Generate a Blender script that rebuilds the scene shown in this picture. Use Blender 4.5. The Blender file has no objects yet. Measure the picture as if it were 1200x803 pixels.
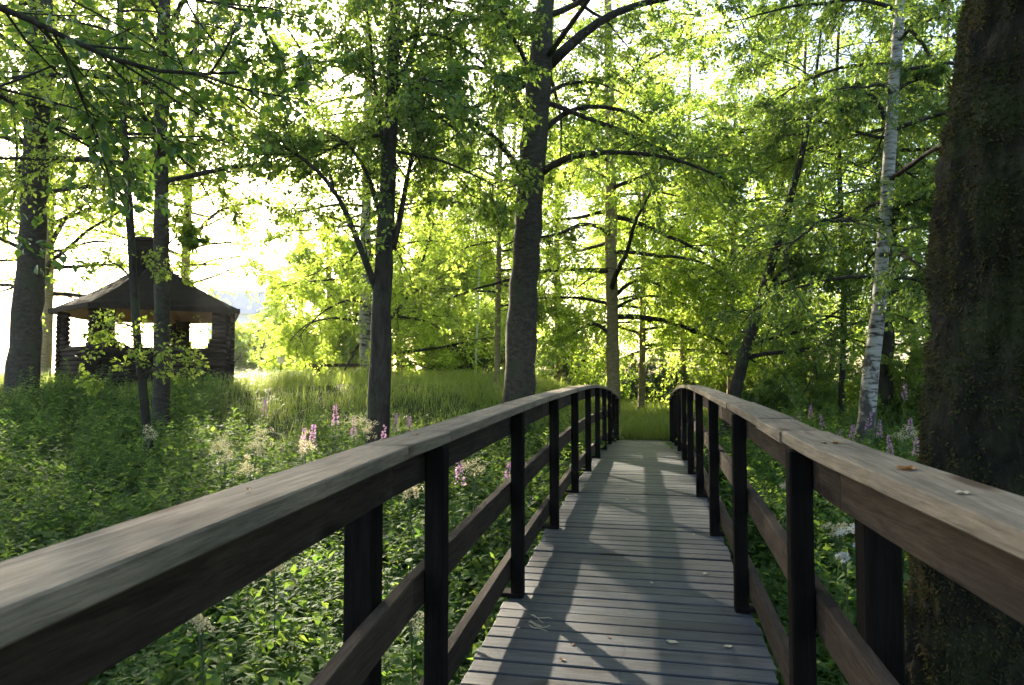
import bpy, math, random
import numpy as np
from mathutils import Vector, noise as mnoise

rng = np.random.default_rng(7)
random.seed(7)
S = bpy.context.scene
COL = S.collection
R = math.radians

# ------------------------------------------------------------------ camera, sky, sun, exposure
EYE = np.array([0.144, 0.0, 1.529]); YAW, PITCH, FPX = 0.199, 0.0462, 800.0
cam_d = bpy.data.cameras.new('camera'); cam = bpy.data.objects.new('camera', cam_d); COL.objects.link(cam)
cam.location = EYE; cam.rotation_euler = (math.pi / 2 + PITCH, 0, YAW)
cam_d.sensor_width = 36; cam_d.lens = 36 * FPX / 1200
cam_d.clip_start = 0.05; cam_d.clip_end = 6000
cam_d.dof.use_dof = True; cam_d.dof.focus_distance = 6.5; cam_d.dof.aperture_fstop = 9.0
S.camera = cam

SUN_EL, SUN_AZ = R(22), R(-37)          # azimuth from +Y, negative = towards -X
world = bpy.data.worlds.new('World'); S.world = world; world.use_nodes = True
wn = world.node_tree.nodes; wl = world.node_tree.links
bg = wn['Background']; sky = wn.new('ShaderNodeTexSky'); sky.sky_type = 'NISHITA'; sky.sun_disc = False
sky.sun_elevation = SUN_EL; sky.sun_rotation = SUN_AZ
sky.air_density = 1.0; sky.dust_density = 3.0; sky.ozone_density = 1.2
wl.new(sky.outputs[0], bg.inputs[0]); bg.inputs[1].default_value = 0.085
sun_d = bpy.data.lights.new('sun', 'SUN'); sun_d.energy = 5.0; sun_d.angle = R(1.0); sun_d.color = (1, 0.87, 0.68)
sun = bpy.data.objects.new('sun', sun_d); COL.objects.link(sun)
to_sun = Vector((math.sin(SUN_AZ) * math.cos(SUN_EL), math.cos(SUN_AZ) * math.cos(SUN_EL), math.sin(SUN_EL)))
sun.rotation_euler = to_sun.to_track_quat('Z', 'Y').to_euler()
vs = S.view_settings
vs.view_transform = 'Standard'; vs.look = 'None'; vs.gamma = 1; vs.use_curve_mapping = False; vs.exposure = 2.75
S.render.engine = 'CYCLES'
cy = S.cycles
cy.max_bounces = 8; cy.diffuse_bounces = 4; cy.transmission_bounces = 5; cy.glossy_bounces = 2
cy.caustics_reflective = False; cy.caustics_refractive = False
cy.use_denoising = True
cy.sample_clamp_indirect = 1.2; cy.sample_clamp_direct = 8.0

# ------------------------------------------------------------------ camera-frame helper: a photo pixel at a depth -> a world point
cy_, sy_ = math.cos(YAW), math.sin(YAW)
FW0 = np.array([-sy_, cy_, 0]); RT = np.array([cy_, sy_, 0]); ZZ = np.array([0, 0, 1.0])
FW = FW0 * math.cos(PITCH) + ZZ * math.sin(PITCH); UP = -FW0 * math.sin(PITCH) + ZZ * math.cos(PITCH)
def at(px, py, d):
    return EYE + d * (FW + (px - 600) / FPX * RT - (py - 401.5) / FPX * UP)

# ------------------------------------------------------------------ ground height
def sm(a, b, x):
    t = np.clip((x - a) / (b - a), 0, 1); return t * t * (3 - 2 * t)
def gh(x, y):
    x = np.asarray(x, float); y = np.asarray(y, float)
    base = np.interp(y, [-40, -1, 1.2, 3, 6, 10, 14, 17, 30, 60, 4000], [-.1, -.1, -.3, -.75, -.65, -.3, -.08, -.08, -.05, .05, .1])
    d = x * FW0[0] + y * FW0[1]
    left = sm(-1.2, -5.5, x) * sm(11.5, 18.5, d) * 1.12
    lo = sm(-1.5, -4, x) * sm(6, 12, d) * .18
    right = sm(1.5, 4.5, x) * sm(6, 12, y) * .12
    n = .06 * np.sin(x * 1.3 + 1.7 * np.sin(y * .6)) * np.cos(y * 1.1 + .7) + .04 * np.sin(x * 2.9 + y * 2.1)
    return base + left + lo + right + n * sm(0, 3, np.abs(x))

# ------------------------------------------------------------------ mesh helpers
def mesh_obj(name, V, faces, mat, parent=None, smooth=False):
    """V (n,3); faces: list of (m,k) index arrays"""
    me = bpy.data.meshes.new(name)
    V = np.asarray(V, np.float32); me.vertices.add(len(V)); me.vertices.foreach_set('co', V.ravel())
    faces = [np.asarray(f, np.int32) for f in faces if len(f)]
    loops = np.concatenate([f.ravel() for f in faces])
    tot = np.concatenate([np.full(len(f), f.shape[1], np.int32) for f in faces])
    st = np.concatenate([[0], np.cumsum(tot)[:-1]]).astype(np.int32)
    me.loops.add(len(loops)); me.loops.foreach_set('vertex_index', loops)
    me.polygons.add(len(tot)); me.polygons.foreach_set('loop_start', st); me.polygons.foreach_set('loop_total', tot)
    me.polygons.foreach_set('use_smooth', np.full(len(tot), bool(smooth)))
    me.update(calc_edges=True); me.validate()
    me.materials.append(mat)
    o = bpy.data.objects.new(name, me); COL.objects.link(o)
    if parent:
        o.parent = parent; o.location = -np.array(parent.location) if parent.type == 'EMPTY' else (0, 0, 0)
    return o

class MB:
    """collects pieces of one mesh"""
    def __init__(s): s.V = []; s.F = []; s.n = 0
    def add(s, V, *faces):
        V = np.asarray(V, float).reshape(-1, 3); s.V.append(V)
        for f in faces: s.F.append(np.asarray(f, int) + s.n)
        s.n += len(V)
    def box(s, c, size, rz=0, bev=0.0, rot=None):
        hx, hy, hz = np.array(size) / 2
        b = min(bev, hx * .9, hy * .9, hz * .9)
        if b > 0:
            V = []; 
            for sx in (-1, 1):
                for sy in (-1, 1):
                    for sz in (-1, 1):
                        V += [(sx * hx, sy * (hy - b), sz * (hz - b)), (sx * (hx - b), sy * hy, sz * (hz - b)), (sx * (hx - b), sy * (hy - b), sz * hz)]
            V = np.array(V); F4 = []; F3 = []
            def ix(sx, sy, sz, a): return ((sx > 0) * 4 + (sy > 0) * 2 + (sz > 0)) * 3 + a
            for sg in (-1, 1):
                F4.append([ix(sg, -1, -1, 0), ix(sg, 1, -1, 0), ix(sg, 1, 1, 0), ix(sg, -1, 1, 0)][::sg])
                F4.append([ix(-1, sg, -1, 1), ix(-1, sg, 1, 1), ix(1, sg, 1, 1), ix(1, sg, -1, 1)][::sg])
                F4.append([ix(-1, -1, sg, 2), ix(1, -1, sg, 2), ix(1, 1, sg, 2), ix(-1, 1, sg, 2)][::sg])
            for s1 in (-1, 1):
                for s2 in (-1, 1):
                    F4.append([ix(s1, s2, -1, 0), ix(s1, s2, 1, 0), ix(s1, s2, 1, 1), ix(s1, s2, -1, 1)])
                    F4.append([ix(s1, -1, s2, 0), ix(s1, 1, s2, 0), ix(s1, 1, s2, 2), ix(s1, -1, s2, 2)])
                    F4.append([ix(-1, s1, s2, 1), ix(1, s1, s2, 1), ix(1, s1, s2, 2), ix(-1, s1, s2, 2)])
                    for s3 in (-1, 1): F3.append([ix(s1, s2, s3, 0), ix(s1, s2, s3, 1), ix(s1, s2, s3, 2)])
        else:
            V = np.array([(sx * hx, sy * hy, sz * hz) for sx in (-1, 1) for sy in (-1, 1) for sz in (-1, 1)])
            F4 = [[0, 1, 3, 2], [4, 6, 7, 5], [0, 4, 5, 1], [2, 3, 7, 6], [0, 2, 6, 4], [1, 5, 7, 3]]; F3 = []
        if rot is not None: V = V @ np.array(rot).T
        c_, s_ = math.cos(rz), math.sin(rz)
        V = V @ np.array([[c_, s_, 0], [-s_, c_, 0], [0, 0, 1]])
        V = V + np.array(c)
        if F3: s.add(V, F4, F3)
        else: s.add(V, F4)
    def tube(s, P, rad, k=8, cap=True):
        V, F = tubes(np.asarray(P, float)[None], np.asarray(rad, float)[None], k)
        n = len(P); s.add(V, F)
        if cap:
            s.F.append((np.arange(k)[::-1] + s.n - n * k)[None]); s.F.append((np.arange(k) + s.n - k)[None])
    def build(s, name, mat, parent=None, smooth=False):
        return mesh_obj(name, np.concatenate(s.V), merge_faces(s.F), mat, parent, smooth)

def merge_faces(F):
    by = {}
    for f in F:
        if len(f): by.setdefault(f.shape[1], []).append(f)
    return [np.concatenate(v) for v in by.values()]

def nrm(v): return v / np.maximum(np.linalg.norm(v, axis=-1, keepdims=True), 1e-9)

def tubes(P, Rd, k):
    """P (m,n,3), Rd (m,n) -> verts, quads"""
    m, n, _ = P.shape
    T = nrm(np.gradient(P, axis=1))
    ref = np.where(np.abs(T[:, :1, 2:3]) > .8, np.array([1., 0, 0]), np.array([0, 0, 1.]))
    A = nrm(np.cross(T, np.broadcast_to(ref, T.shape))); B = np.cross(T, A)
    a = np.arange(k) / k * 2 * np.pi
    V = P[:, :, None] + Rd[:, :, None, None] * (np.cos(a)[:, None] * A[:, :, None] + np.sin(a)[:, None] * B[:, :, None])
    i = np.arange(m)[:, None, None] * n * k + np.arange(n - 1)[None, :, None] * k
    j = np.arange(k)[None, None]; j2 = (j + 1) % k
    F = np.stack([i + j, i + j2, i + k + j2, i + k + j], -1).reshape(-1, 4)
    return V.reshape(-1, 3), F

# ------------------------------------------------------------------ tagging
def tag(o, label, cat, group=None):
    o['label'] = label; o['category'] = cat
    if group: o['group'] = group
    return o
def empty(name, loc, label, cat, group=None):
    o = bpy.data.objects.new(name, None); COL.objects.link(o); o.location = [float(v) for v in loc]
    o.empty_display_size = .1
    return tag(o, label, cat, group)
def kind(o, k): o['kind'] = k; return o

# ------------------------------------------------------------------ materials
def mat(name):
    m = bpy.data.materials.new(name); m.use_nodes = True
    return m, m.node_tree.nodes, m.node_tree.links, m.node_tree.nodes['Principled BSDF']
def ramp(N, stops):
    r = N.new('ShaderNodeValToRGB'); e = r.color_ramp.elements
    while len(e) < len(stops): e.new(.5)
    for el, (p, c) in zip(e, stops): el.position = p; el.color = (*c, 1)
    return r
def coords(N, L, scale, kind='Object'):
    tc = N.new('ShaderNodeTexCoord'); mp = N.new('ShaderNodeMapping'); mp.inputs['Scale'].default_value = scale
    L.new(tc.outputs[kind], mp.inputs[0]); return mp.outputs[0]
def noise_tex(N, L, vec, scale, detail=5, rough=.6, dist=0):
    n = N.new('ShaderNodeTexNoise'); n.inputs['Scale'].default_value = scale; n.inputs['Detail'].default_value = detail
    n.inputs['Roughness'].default_value = rough; n.inputs['Distortion'].default_value = dist
    L.new(vec, n.inputs['Vector']); return n.outputs['Fac']
def bump(N, L, h, strength, dist, P):
    b = N.new('ShaderNodeBump'); b.inputs['Strength'].default_value = strength; b.inputs['Distance'].default_value = dist
    L.new(h, b.inputs['Height']); L.new(b.outputs[0], P.inputs['Normal'])
def mix(N, L, a, b, f, mode='MIX'):
    m = N.new('ShaderNodeMix'); m.data_type = 'RGBA'; m.blend_type = mode
    for s_, v in ((m.inputs[6], a), (m.inputs[7], b)):
        if isinstance(v, tuple): s_.default_value = (*v, 1)
        else: L.new(v, s_)
    if isinstance(f, (int, float)): m.inputs[0].default_value = f
    else: L.new(f, m.inputs[0])
    return m.outputs[2]

def leaf_mat(name, c1, c2, t1, t2, fac=.5, rough=.42, spec=.4):
    m, N, L, P = mat(name)
    g = N.new('ShaderNodeNewGeometry'); rnd = g.outputs['Random Per Island']
    tc = N.new('ShaderNodeTexCoord'); n = noise_tex(N, L, tc.outputs['Object'], .9, 2)
    ad = N.new('ShaderNodeMath'); ad.operation = 'MULTIPLY_ADD'; L.new(n, ad.inputs[0]); ad.inputs[1].default_value = .8; ad.inputs[2].default_value = -.4
    f = N.new('ShaderNodeMath'); f.operation = 'ADD'; f.use_clamp = True; L.new(rnd, f.inputs[0]); L.new(ad.outputs[0], f.inputs[1])
    L.new(mix(N, L, c1, c2, f.outputs[0]), P.inputs['Base Color'])
    P.inputs['Roughness'].default_value = rough; P.inputs['Specular IOR Level'].default_value = spec
    tr = N.new('ShaderNodeBsdfTranslucent'); L.new(mix(N, L, t1, t2, f.outputs[0]), tr.inputs[0])
    mx = N.new('ShaderNodeMixShader'); mx.inputs[0].default_value = fac
    L.new(P.outputs[0], mx.inputs[1]); L.new(tr.outputs[0], mx.inputs[2]); L.new(mx.outputs[0], N['Material Output'].inputs[0])
    return m

M = {}
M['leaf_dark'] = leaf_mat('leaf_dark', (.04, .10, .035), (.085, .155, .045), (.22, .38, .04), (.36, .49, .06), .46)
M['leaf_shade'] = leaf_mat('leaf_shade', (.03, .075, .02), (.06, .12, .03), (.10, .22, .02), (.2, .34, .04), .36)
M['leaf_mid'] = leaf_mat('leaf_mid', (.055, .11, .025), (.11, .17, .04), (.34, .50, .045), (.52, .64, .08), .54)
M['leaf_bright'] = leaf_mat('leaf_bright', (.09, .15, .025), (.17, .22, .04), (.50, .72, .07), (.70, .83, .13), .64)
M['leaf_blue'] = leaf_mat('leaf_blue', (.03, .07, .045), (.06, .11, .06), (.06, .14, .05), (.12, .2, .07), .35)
M['forb'] = leaf_mat('forb', (.038, .092, .028), (.085, .140, .042), (.17, .33, .04), (.37, .5, .07), .45, .68, .10)
M['grass'] = leaf_mat('grass', (.07, .13, .028), (.16, .21, .055), (.30, .45, .05), (.55, .6, .12), .55)
M['pink'] = leaf_mat('pink', (.45, .22, .40), (.62, .36, .56), (.5, .28, .44), (.7, .42, .6), .4)
M['cream'] = leaf_mat('cream', (.55, .5, .28), (.7, .64, .42), (.5, .45, .25), (.6, .55, .3), .35)
M['white_petal'] = leaf_mat('white_petal', (.7, .7, .66), (.8, .8, .76), (.6, .6, .55), (.7, .7, .6), .3)
M['moss'] = leaf_mat('moss', (.024, .044, .012), (.085, .068, .03), (.05, .07, .015), (.15, .10, .035), .28, .8, .1)
M['stem'] = mat('stem')[0]; M['stem'].node_tree.nodes['Principled BSDF'].inputs['Base Color'].default_value = (.06, .09, .03, 1)

def bark_mat(name, c1, c2, c3, vs=(6, 6, 1.6), patch=None, bdist=.012):
    m, N, L, P = mat(name)
    v = coords(N, L, vs); n1 = noise_tex(N, L, v, 2.2, 8, .7, .4)
    r = ramp(N, [(.3, c1), (.52, c2), (.75, c3)]); L.new(n1, r.inputs[0]); c = r.outputs[0]
    v2 = coords(N, L, (1, 1, 1)); n2 = noise_tex(N, L, v2, 3.0, 4)
    r2 = ramp(N, [(.52, (0, 0, 0)), (.66, (1, 1, 1))]); L.new(n2, r2.inputs[0])
    if patch: c = mix(N, L, c, patch, r2.outputs[0])
    L.new(c, P.inputs['Base Color']); P.inputs['Roughness'].default_value = .9; P.inputs['Specular IOR Level'].default_value = .15
    bump(N, L, n1, .9, bdist, P)
    return m
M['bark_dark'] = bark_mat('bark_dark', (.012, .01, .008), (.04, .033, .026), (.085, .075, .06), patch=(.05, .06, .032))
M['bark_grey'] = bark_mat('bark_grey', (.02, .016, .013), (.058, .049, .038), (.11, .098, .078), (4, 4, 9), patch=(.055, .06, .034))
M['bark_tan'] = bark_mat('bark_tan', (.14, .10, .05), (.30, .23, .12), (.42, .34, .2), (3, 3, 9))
M['bark_moss'] = bark_mat('bark_moss', (.008, .007, .005), (.02, .018, .012), (.04, .033, .022), (7, 7, 2.5), patch=(.035, .042, .018), bdist=.03)
M['twig'] = mat('twig')[0]; M['twig'].node_tree.nodes['Principled BSDF'].inputs['Base Color'].default_value = (.045, .036, .028, 1)
def birch_mat():
    m, N, L, P = mat('bark_birch')
    v = coords(N, L, (2.2, 2.2, 9)); n1 = noise_tex(N, L, v, 1.6, 6, .65, .3)
    r = ramp(N, [(.40, (.025, .022, .02)), (.47, (.25, .23, .2)), (.53, (.34, .33, .305)), (.8, (.46, .45, .42))]); L.new(n1, r.inputs[0])
    v2 = coords(N, L, (1, 1, .6)); n2 = noise_tex(N, L, v2, 5, 5, .6)
    g = N.new('ShaderNodeNewGeometry'); sp = N.new('ShaderNodeSeparateXYZ'); L.new(g.outputs['Position'], sp.inputs[0])
    mr = N.new('ShaderNodeMapRange'); mr.inputs[1].default_value = .2; mr.inputs[2].default_value = 3.5; mr.inputs[3].default_value = .22; mr.inputs[4].default_value = -.05
    L.new(sp.outputs['Z'], mr.inputs[0]); a = N.new('ShaderNodeMath'); a.operation = 'ADD'; L.new(n2, a.inputs[0]); L.new(mr.outputs[0], a.inputs[1])
    r2 = ramp(N, [(.6, (0, 0, 0)), (.7, (1, 1, 1))]); L.new(a.outputs[0], r2.inputs[0])
    c = mix(N, L, r.outputs[0], (.05, .045, .035), r2.outputs[0])
    L.new(c, P.inputs['Base Color']); P.inputs['Roughness'].default_value = .75; bump(N, L, n1, .5, .01, P)
    return m
M['bark_birch'] = birch_mat()

def wood_mat(name, lo, hi, stretch=(14, 1.1, 14), rough=.7, spec=.3, knots=True, spot=None, bd=.004):
    m, N, L, P = mat(name)
    g = N.new('ShaderNodeNewGeometry')
    tc = N.new('ShaderNodeTexCoord'); ad = N.new('ShaderNodeVectorMath'); ad.operation = 'MULTIPLY_ADD'
    cb = N.new('ShaderNodeCombineXYZ'); L.new(g.outputs['Random Per Island'], cb.inputs[0]); L.new(g.outputs['Random Per Island'], cb.inputs[1])
    L.new(cb.outputs[0], ad.inputs[0]); ad.inputs[1].default_value = (13, 29, 5); L.new(tc.outputs['Object'], ad.inputs[2])
    mp = N.new('ShaderNodeMapping'); mp.inputs['Scale'].default_value = stretch; L.new(ad.outputs[0], mp.inputs[0])
    n = noise_tex(N, L, mp.outputs[0], 3.0, 7, .68, .7)
    mf = N.new('ShaderNodeMapping'); mf.inputs['Scale'].default_value = tuple(v_ * 4.5 if v_ > 5 else v_ * 1.4 for v_ in stretch); L.new(ad.outputs[0], mf.inputs[0])
    fine = noise_tex(N, L, mf.outputs[0], 3.0, 5, .7, .3)
    r = ramp(N, [(.28, lo), (.72, hi)]); L.new(n, r.inputs[0])
    rf_ = ramp(N, [(.30, (.58, .56, .55)), (.46, (.95, .95, .95)), (.75, (1.2, 1.2, 1.2))]); L.new(fine, rf_.inputs[0])
    big = noise_tex(N, L, ad.outputs[0], 2.1, 4, .6)
    rb = ramp(N, [(.3, (.62, .62, .64)), (.7, (1.12, 1.1, 1.06))]); L.new(big, rb.inputs[0])
    c = mix(N, L, r.outputs[0], rb.outputs[0], 1.0, 'MULTIPLY')
    c = mix(N, L, c, rf_.outputs[0], 1.0, 'MULTIPLY')
    rv = ramp(N, [(0, (.62, .62, .64)), (1, (1.28, 1.25, 1.2))]); L.new(g.outputs['Random Per Island'], rv.inputs[0])
    c = mix(N, L, c, rv.outputs[0], 1.0, 'MULTIPLY')
    if knots:
        vo = N.new('ShaderNodeTexVoronoi'); mk = N.new('ShaderNodeMapping'); mk.inputs['Scale'].default_value = tuple(s / 14 * 5.5 if s > 5 else 1.6 for s in stretch)
        L.new(ad.outputs[0], mk.inputs[0]); L.new(mk.outputs[0], vo.inputs['Vector']); vo.inputs['Scale'].default_value = 1.0
        nz = noise_tex(N, L, mp.outputs[0], 1.2, 4, .7); s_ = N.new('ShaderNodeMath'); s_.operation = 'MULTIPLY_ADD'; L.new(nz, s_.inputs[0]); s_.inputs[1].default_value = .22; L.new(vo.outputs['Distance'], s_.inputs[2])
        rk = ramp(N, [(.20, (1, 1, 1)), (.30, (0, 0, 0))]); L.new(s_.outputs[0], rk.inputs[0])
        c = mix(N, L, c, (lo[0] * .35, lo[1] * .28, lo[2] * .25), rk.outputs[0])
    if spot:
        sp = noise_tex(N, L, ad.outputs[0], 23, 4, .7); rs = ramp(N, [(.60, (0, 0, 0)), (.72, (1, 1, 1))]); L.new(sp, rs.inputs[0])
        c = mix(N, L, c, spot, rs.outputs[0])
    L.new(c, P.inputs['Base Color']); P.inputs['Roughness'].default_value = rough; P.inputs['Specular IOR Level'].default_value = spec
    rr = N.new('ShaderNodeMapRange'); L.new(n, rr.inputs[0]); rr.inputs[3].default_value = rough + .15; rr.inputs[4].default_value = rough - .12; L.new(rr.outputs[0], P.inputs['Roughness'])
    bump(N, L, fine, .7, bd, P)
    return m
M['cap'] = wood_mat('cap', (.20, .17, .125), (.46, .385, .28), rough=.8, spec=.1)
M['rail'] = wood_mat('rail', (.030, .022, .016), (.086, .065, .048), rough=.8, spec=.12)
M['post'] = wood_mat('post', (.006, .005, .0045), (.017, .014, .012), (14, 14, 1.1), rough=.85, spec=.06, knots=False)
M['deck'] = wood_mat('deck', (.026, .030, .037), (.086, .098, .116), (1.1, 14, 14), rough=.5, spec=.5, spot=(.035, .036, .04))
M['log'] = wood_mat('log', (.016, .012, .009), (.055, .04, .03), (8, 8, 8), rough=.85, spec=.1, knots=False)
M['orange_wood'] = wood_mat('orange_wood', (.25, .12, .05), (.4, .2, .09), (8, 8, 8), knots=False)
def simple(name, c, rough=.7, metal=0, n=.15, spec=.4):
    m, N, L, P = mat(name); v = coords(N, L, (1, 1, 1)); f = noise_tex(N, L, v, 9, 5)
    L.new(mix(N, L, tuple(x * (1 - n * 2) for x in c), tuple(min(1, x * (1 + n)) for x in c), f), P.inputs['Base Color'])
    P.inputs['Roughness'].default_value = rough; P.inputs['Metallic'].default_value = metal; P.inputs['Specular IOR Level'].default_value = spec; bump(N, L, f, .2, .003, P); return m
M['roof'] = simple('roof_felt', (.013, .012, .010), .95, n=.35, spec=.05)
M['black_metal'] = simple('black_metal', (.02, .02, .022), .5)
M['white_paint'] = simple('white_paint', (.8, .8, .8), .5, n=.04)
M['pale_wall'] = simple('pale_wall', (.7, .74, .78), .8, n=.05)
M['house_roof'] = simple('house_roof', (.45, .47, .5), .8)
M['glass'] = simple('window_glass', (.1, .13, .16), .1)
M['lantern_glass'] = leaf_mat('lantern_glass', (.8, .8, .77), (.82, .82, .8), (.85, .84, .8), (.85, .84, .8), .65, .3, .4)
M['dead_leaf'] = leaf_mat('dead_leaf', (.18, .07, .02), (.34, .17, .06), (.2, .08, .02), (.3, .15, .05), .25)
M['pale_leaf'] = leaf_mat('pale_leaf', (.5, .42, .28), (.62, .54, .38), (.3, .25, .15), (.3, .25, .15), .2)
def ground_mat():
    m, N, L, P = mat('ground'); v = coords(N, L, (1, 1, 1)); a = noise_tex(N, L, v, .35, 6); b = noise_tex(N, L, v, 14, 6, .7)
    r = ramp(N, [(.3, (.05, .07, .02)), (.55, (.10, .12, .04)), (.8, (.2, .18, .08))]); L.new(a, r.inputs[0])
    r2 = ramp(N, [(.3, (.35, .3, .25)), (.7, (1.1, 1.1, 1))]); L.new(b, r2.inputs[0])
    L.new(mix(N, L, r.outputs[0], r2.outputs[0], 1, 'MULTIPLY'), P.inputs['Base Color']); P.inputs['Roughness'].default_value = .95; P.inputs['Specular IOR Level'].default_value = .1
    bump(N, L, b, .8, .05, P); return m
M['ground'] = ground_mat()

# ------------------------------------------------------------------ ground sheet
gx = np.concatenate([[-4000, -1500, -600, -250, -120, -80], np.linspace(-60, 60, 201), [80, 120, 250, 600, 1500, 4000]])
gy = np.concatenate([[-300, -100, -50, -30], np.linspace(-20, 60, 161), [70, 90, 120, 180, 300, 700, 1600, 4000]])
GX, GY = np.meshgrid(gx, gy); nx = len(gx)
idx = np.arange(len(gy) - 1)[:, None] * nx + np.arange(nx - 1)[None]
gf = np.stack([idx, idx + 1, idx + nx + 1, idx + nx], -1).reshape(-1, 4)
kind(mesh_obj('ground', np.stack([GX, GY, gh(GX, GY)], -1).reshape(-1, 3), [gf], M['ground'], smooth=True), 'structure')

# ------------------------------------------------------------------ footbridge
def deck_z(y): return .0049 * (8.0 ** 2 - (y - 8.0) ** 2)
def rail_z(y, s=-1):
    y = np.asarray(y, float); q = np.maximum(y, 2.4)
    return 1.388 - np.where(q < 8.4, .0021 if s < 0 else .0018, .0060) * (q - 8.4) ** 2 - .013 * (q - y)
def bend(y): return .055 * np.maximum(0, 2.1 - np.asarray(y, float))       # the last length of railing turns a little
def arch_board(mb, xc, w, top, h, y0, y1, n, bev=.006, rail=False):
    """a board of cross section w*h whose top follows top(y)"""
    ys = np.linspace(y0, y1, n); b = bev
    prof = np.array([(-w / 2 + b, 0), (w / 2 - b, 0), (w / 2, -b), (w / 2, -h + b), (w / 2 - b, -h), (-w / 2 + b, -h), (-w / 2, -h + b), (-w / 2, -b)])
    k = len(prof); V = np.zeros((n, k, 3)); V[:, :, 0] = xc + prof[None, :, 0] + (bend(ys)[:, None] if rail else 0); V[:, :, 1] = ys[:, None]; V[:, :, 2] = top(ys)[:, None] + prof[None, :, 1]
    i = np.arange(n - 1)[:, None] * k; j = np.arange(k)[None]
    F = np.stack([i + j, i + (j + 1) % k, i + k + (j + 1) % k, i + k + j], -1).reshape(-1, 4)[:, ::-1]
    mb.add(V, F, np.arange(k)[None], (np.arange(k)[::-1] + (n - 1) * k)[None])
bridge = empty('footbridge', (0, 0, 0), 'arched wooden footbridge with dark plank deck and railings leading into the wood', 'footbridge')
mb = MB(); y = -1.2; i = 0
while y < 17.05:
    w = .111 + rng.normal(0, .0025); a = math.atan(.0098 * (8 - y))
    rot = np.array([[1, 0, 0], [0, math.cos(a), -math.sin(a)], [0, math.sin(a), math.cos(a)]])
    mb.box((rng.normal(0, .006), y, deck_z(y) - .017 + rng.normal(0, .002)), (1.36 + rng.normal(0, .01), w, .034), rz=rng.normal(0, .0018), bev=.004, rot=rot)
    y += .123; i += 1
mb.build('deck', M['deck'], bridge)
nl = MB()
for k in range(i):
    yk = -1.2 + .123 * k
    for xb in (-.52, 0, .52):
        for dy in (-.03, .03):
            c_ = np.array([xb + rng.normal(0, .006), yk + dy + rng.normal(0, .004), 0]); c_[2] = deck_z(c_[1]) + .0055; a_ = np.arange(7) / 7 * 6.283
            nl.add(c_ + .0055 * np.stack([np.cos(a_), np.sin(a_), 0 * a_], 1), [list(range(7))])
kind(nl.build('nail_heads', M['black_metal'], bridge), 'stuff')
for xb in (-.52, 0, .52):
    mb = MB(); arch_board(mb, xb, .1, lambda y: deck_z(y) - .037, .2, -1.2, 17.1, 40); mb.build('bearer', M['post'], bridge)
POST_Y = [-.72] + [2.42 + 1.567 * k for k in range(10)]
for s in (-1, 1):
    X0 = s * .625
    for py in POST_Y:
        mb = MB(); zt = float(rail_z(py, s)) - .047; zb = deck_z(py) - .1
        mb.box((X0 + float(bend(py)), py, (zt + zb) / 2), (.072, .072, zt - zb), bev=.005)
        mb.build('post', M['post'], bridge)
        mb = MB(); mb.box((s * .70, py + .005, deck_z(py) + .012), (.21, .1, .022), bev=.003)
        mb.build('post_bracket', M['post'], bridge)
    # outer end posts carrying the rails near the bank
    for py in (2.07, 17.0):
        mb = MB(); zt = float(rail_z(py, s)) - .05; zb = -1.1 if py < 5 else -.4
        mb.box((s * .757, py, (zt + zb) / 2), (.095, .095, zt - zb), bev=.006); mb.build('end_post', M['post'], bridge)
    # handrail cap in butted boards
    mb = MB(); cuts = [-1.15, 0.55, 2.02, 2.5, 4.02, 5.6, 7.1, 8.7, 10.2, 11.8, 13.4, 14.9, 17.05]
    if s > 0: cuts = [-1.15, 0.8, 2.56, 3.1, 4.3, 5.75, 7.2, 8.6, 10.3, 11.8, 13.2, 15.0, 17.05]
    for a_, b_ in zip(cuts[:-1], cuts[1:]):
        o_ = rng.normal(0, .004); arch_board(mb, s * (.669) + o_, .155, lambda y, o_=o_: rail_z(y, s) + o_ * .5, .042, a_ + .002, b_ - .002, 8, .004, True)
    mb.build('handrail', M['cap'], bridge)
    for nm, top, h, sh in (('top_rail', lambda y: rail_z(y, s) - .047, .125, 0), ('middle_rail', lambda y: deck_z(y) + .665 - .002 * (y - 2), .125, .3), ('lower_rail', lambda y: deck_z(y) + .225 - .001 * (y - 2), .125, .7)):
        mb = MB(); cu = [-1.15] + [2.07 + sh * .7 + 1.567 * 2 * k for k in range(0, 5)] + [17.05]
        for a_, b_ in zip(cu[:-1], cu[1:]):
            arch_board(mb, s * .6845 + rng.normal(0, .0008), .045, lambda y, t=top: t(y) + 0, h, a_ + .0015, b_ - .0015, 10, .004, True)
        mb.build(nm, M['rail'], bridge)

# ------------------------------------------------------------------ foliage engine
KITE = np.array([(0, 0, 0), (.42, .36, .07), (1, 0, -.08), (.42, -.36, .07)]); KITE_F = np.array([(0, 3, 2), (0, 2, 1)])
OVAL = np.array([(0, 0, 0), (.22, .24, .05), (.58, .30, .05), (1, 0, -.12), (.58, -.30, .05), (.22, -.24, .05), (.5, 0, -.01)])
OVAL_F = np.array([(0, 6, 1), (1, 6, 2), (2, 6, 3), (3, 6, 4), (4, 6, 5), (5, 6, 0)])
LANCE = np.array([(0, 0, 0), (.40, .15, .04), (.40, -.15, .04), (.48, 0, -.01), (1, 0, -.22)]); LANCE_F = np.array([(0, 2, 3), (0, 3, 1), (3, 2, 4), (3, 4, 1)])

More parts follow.
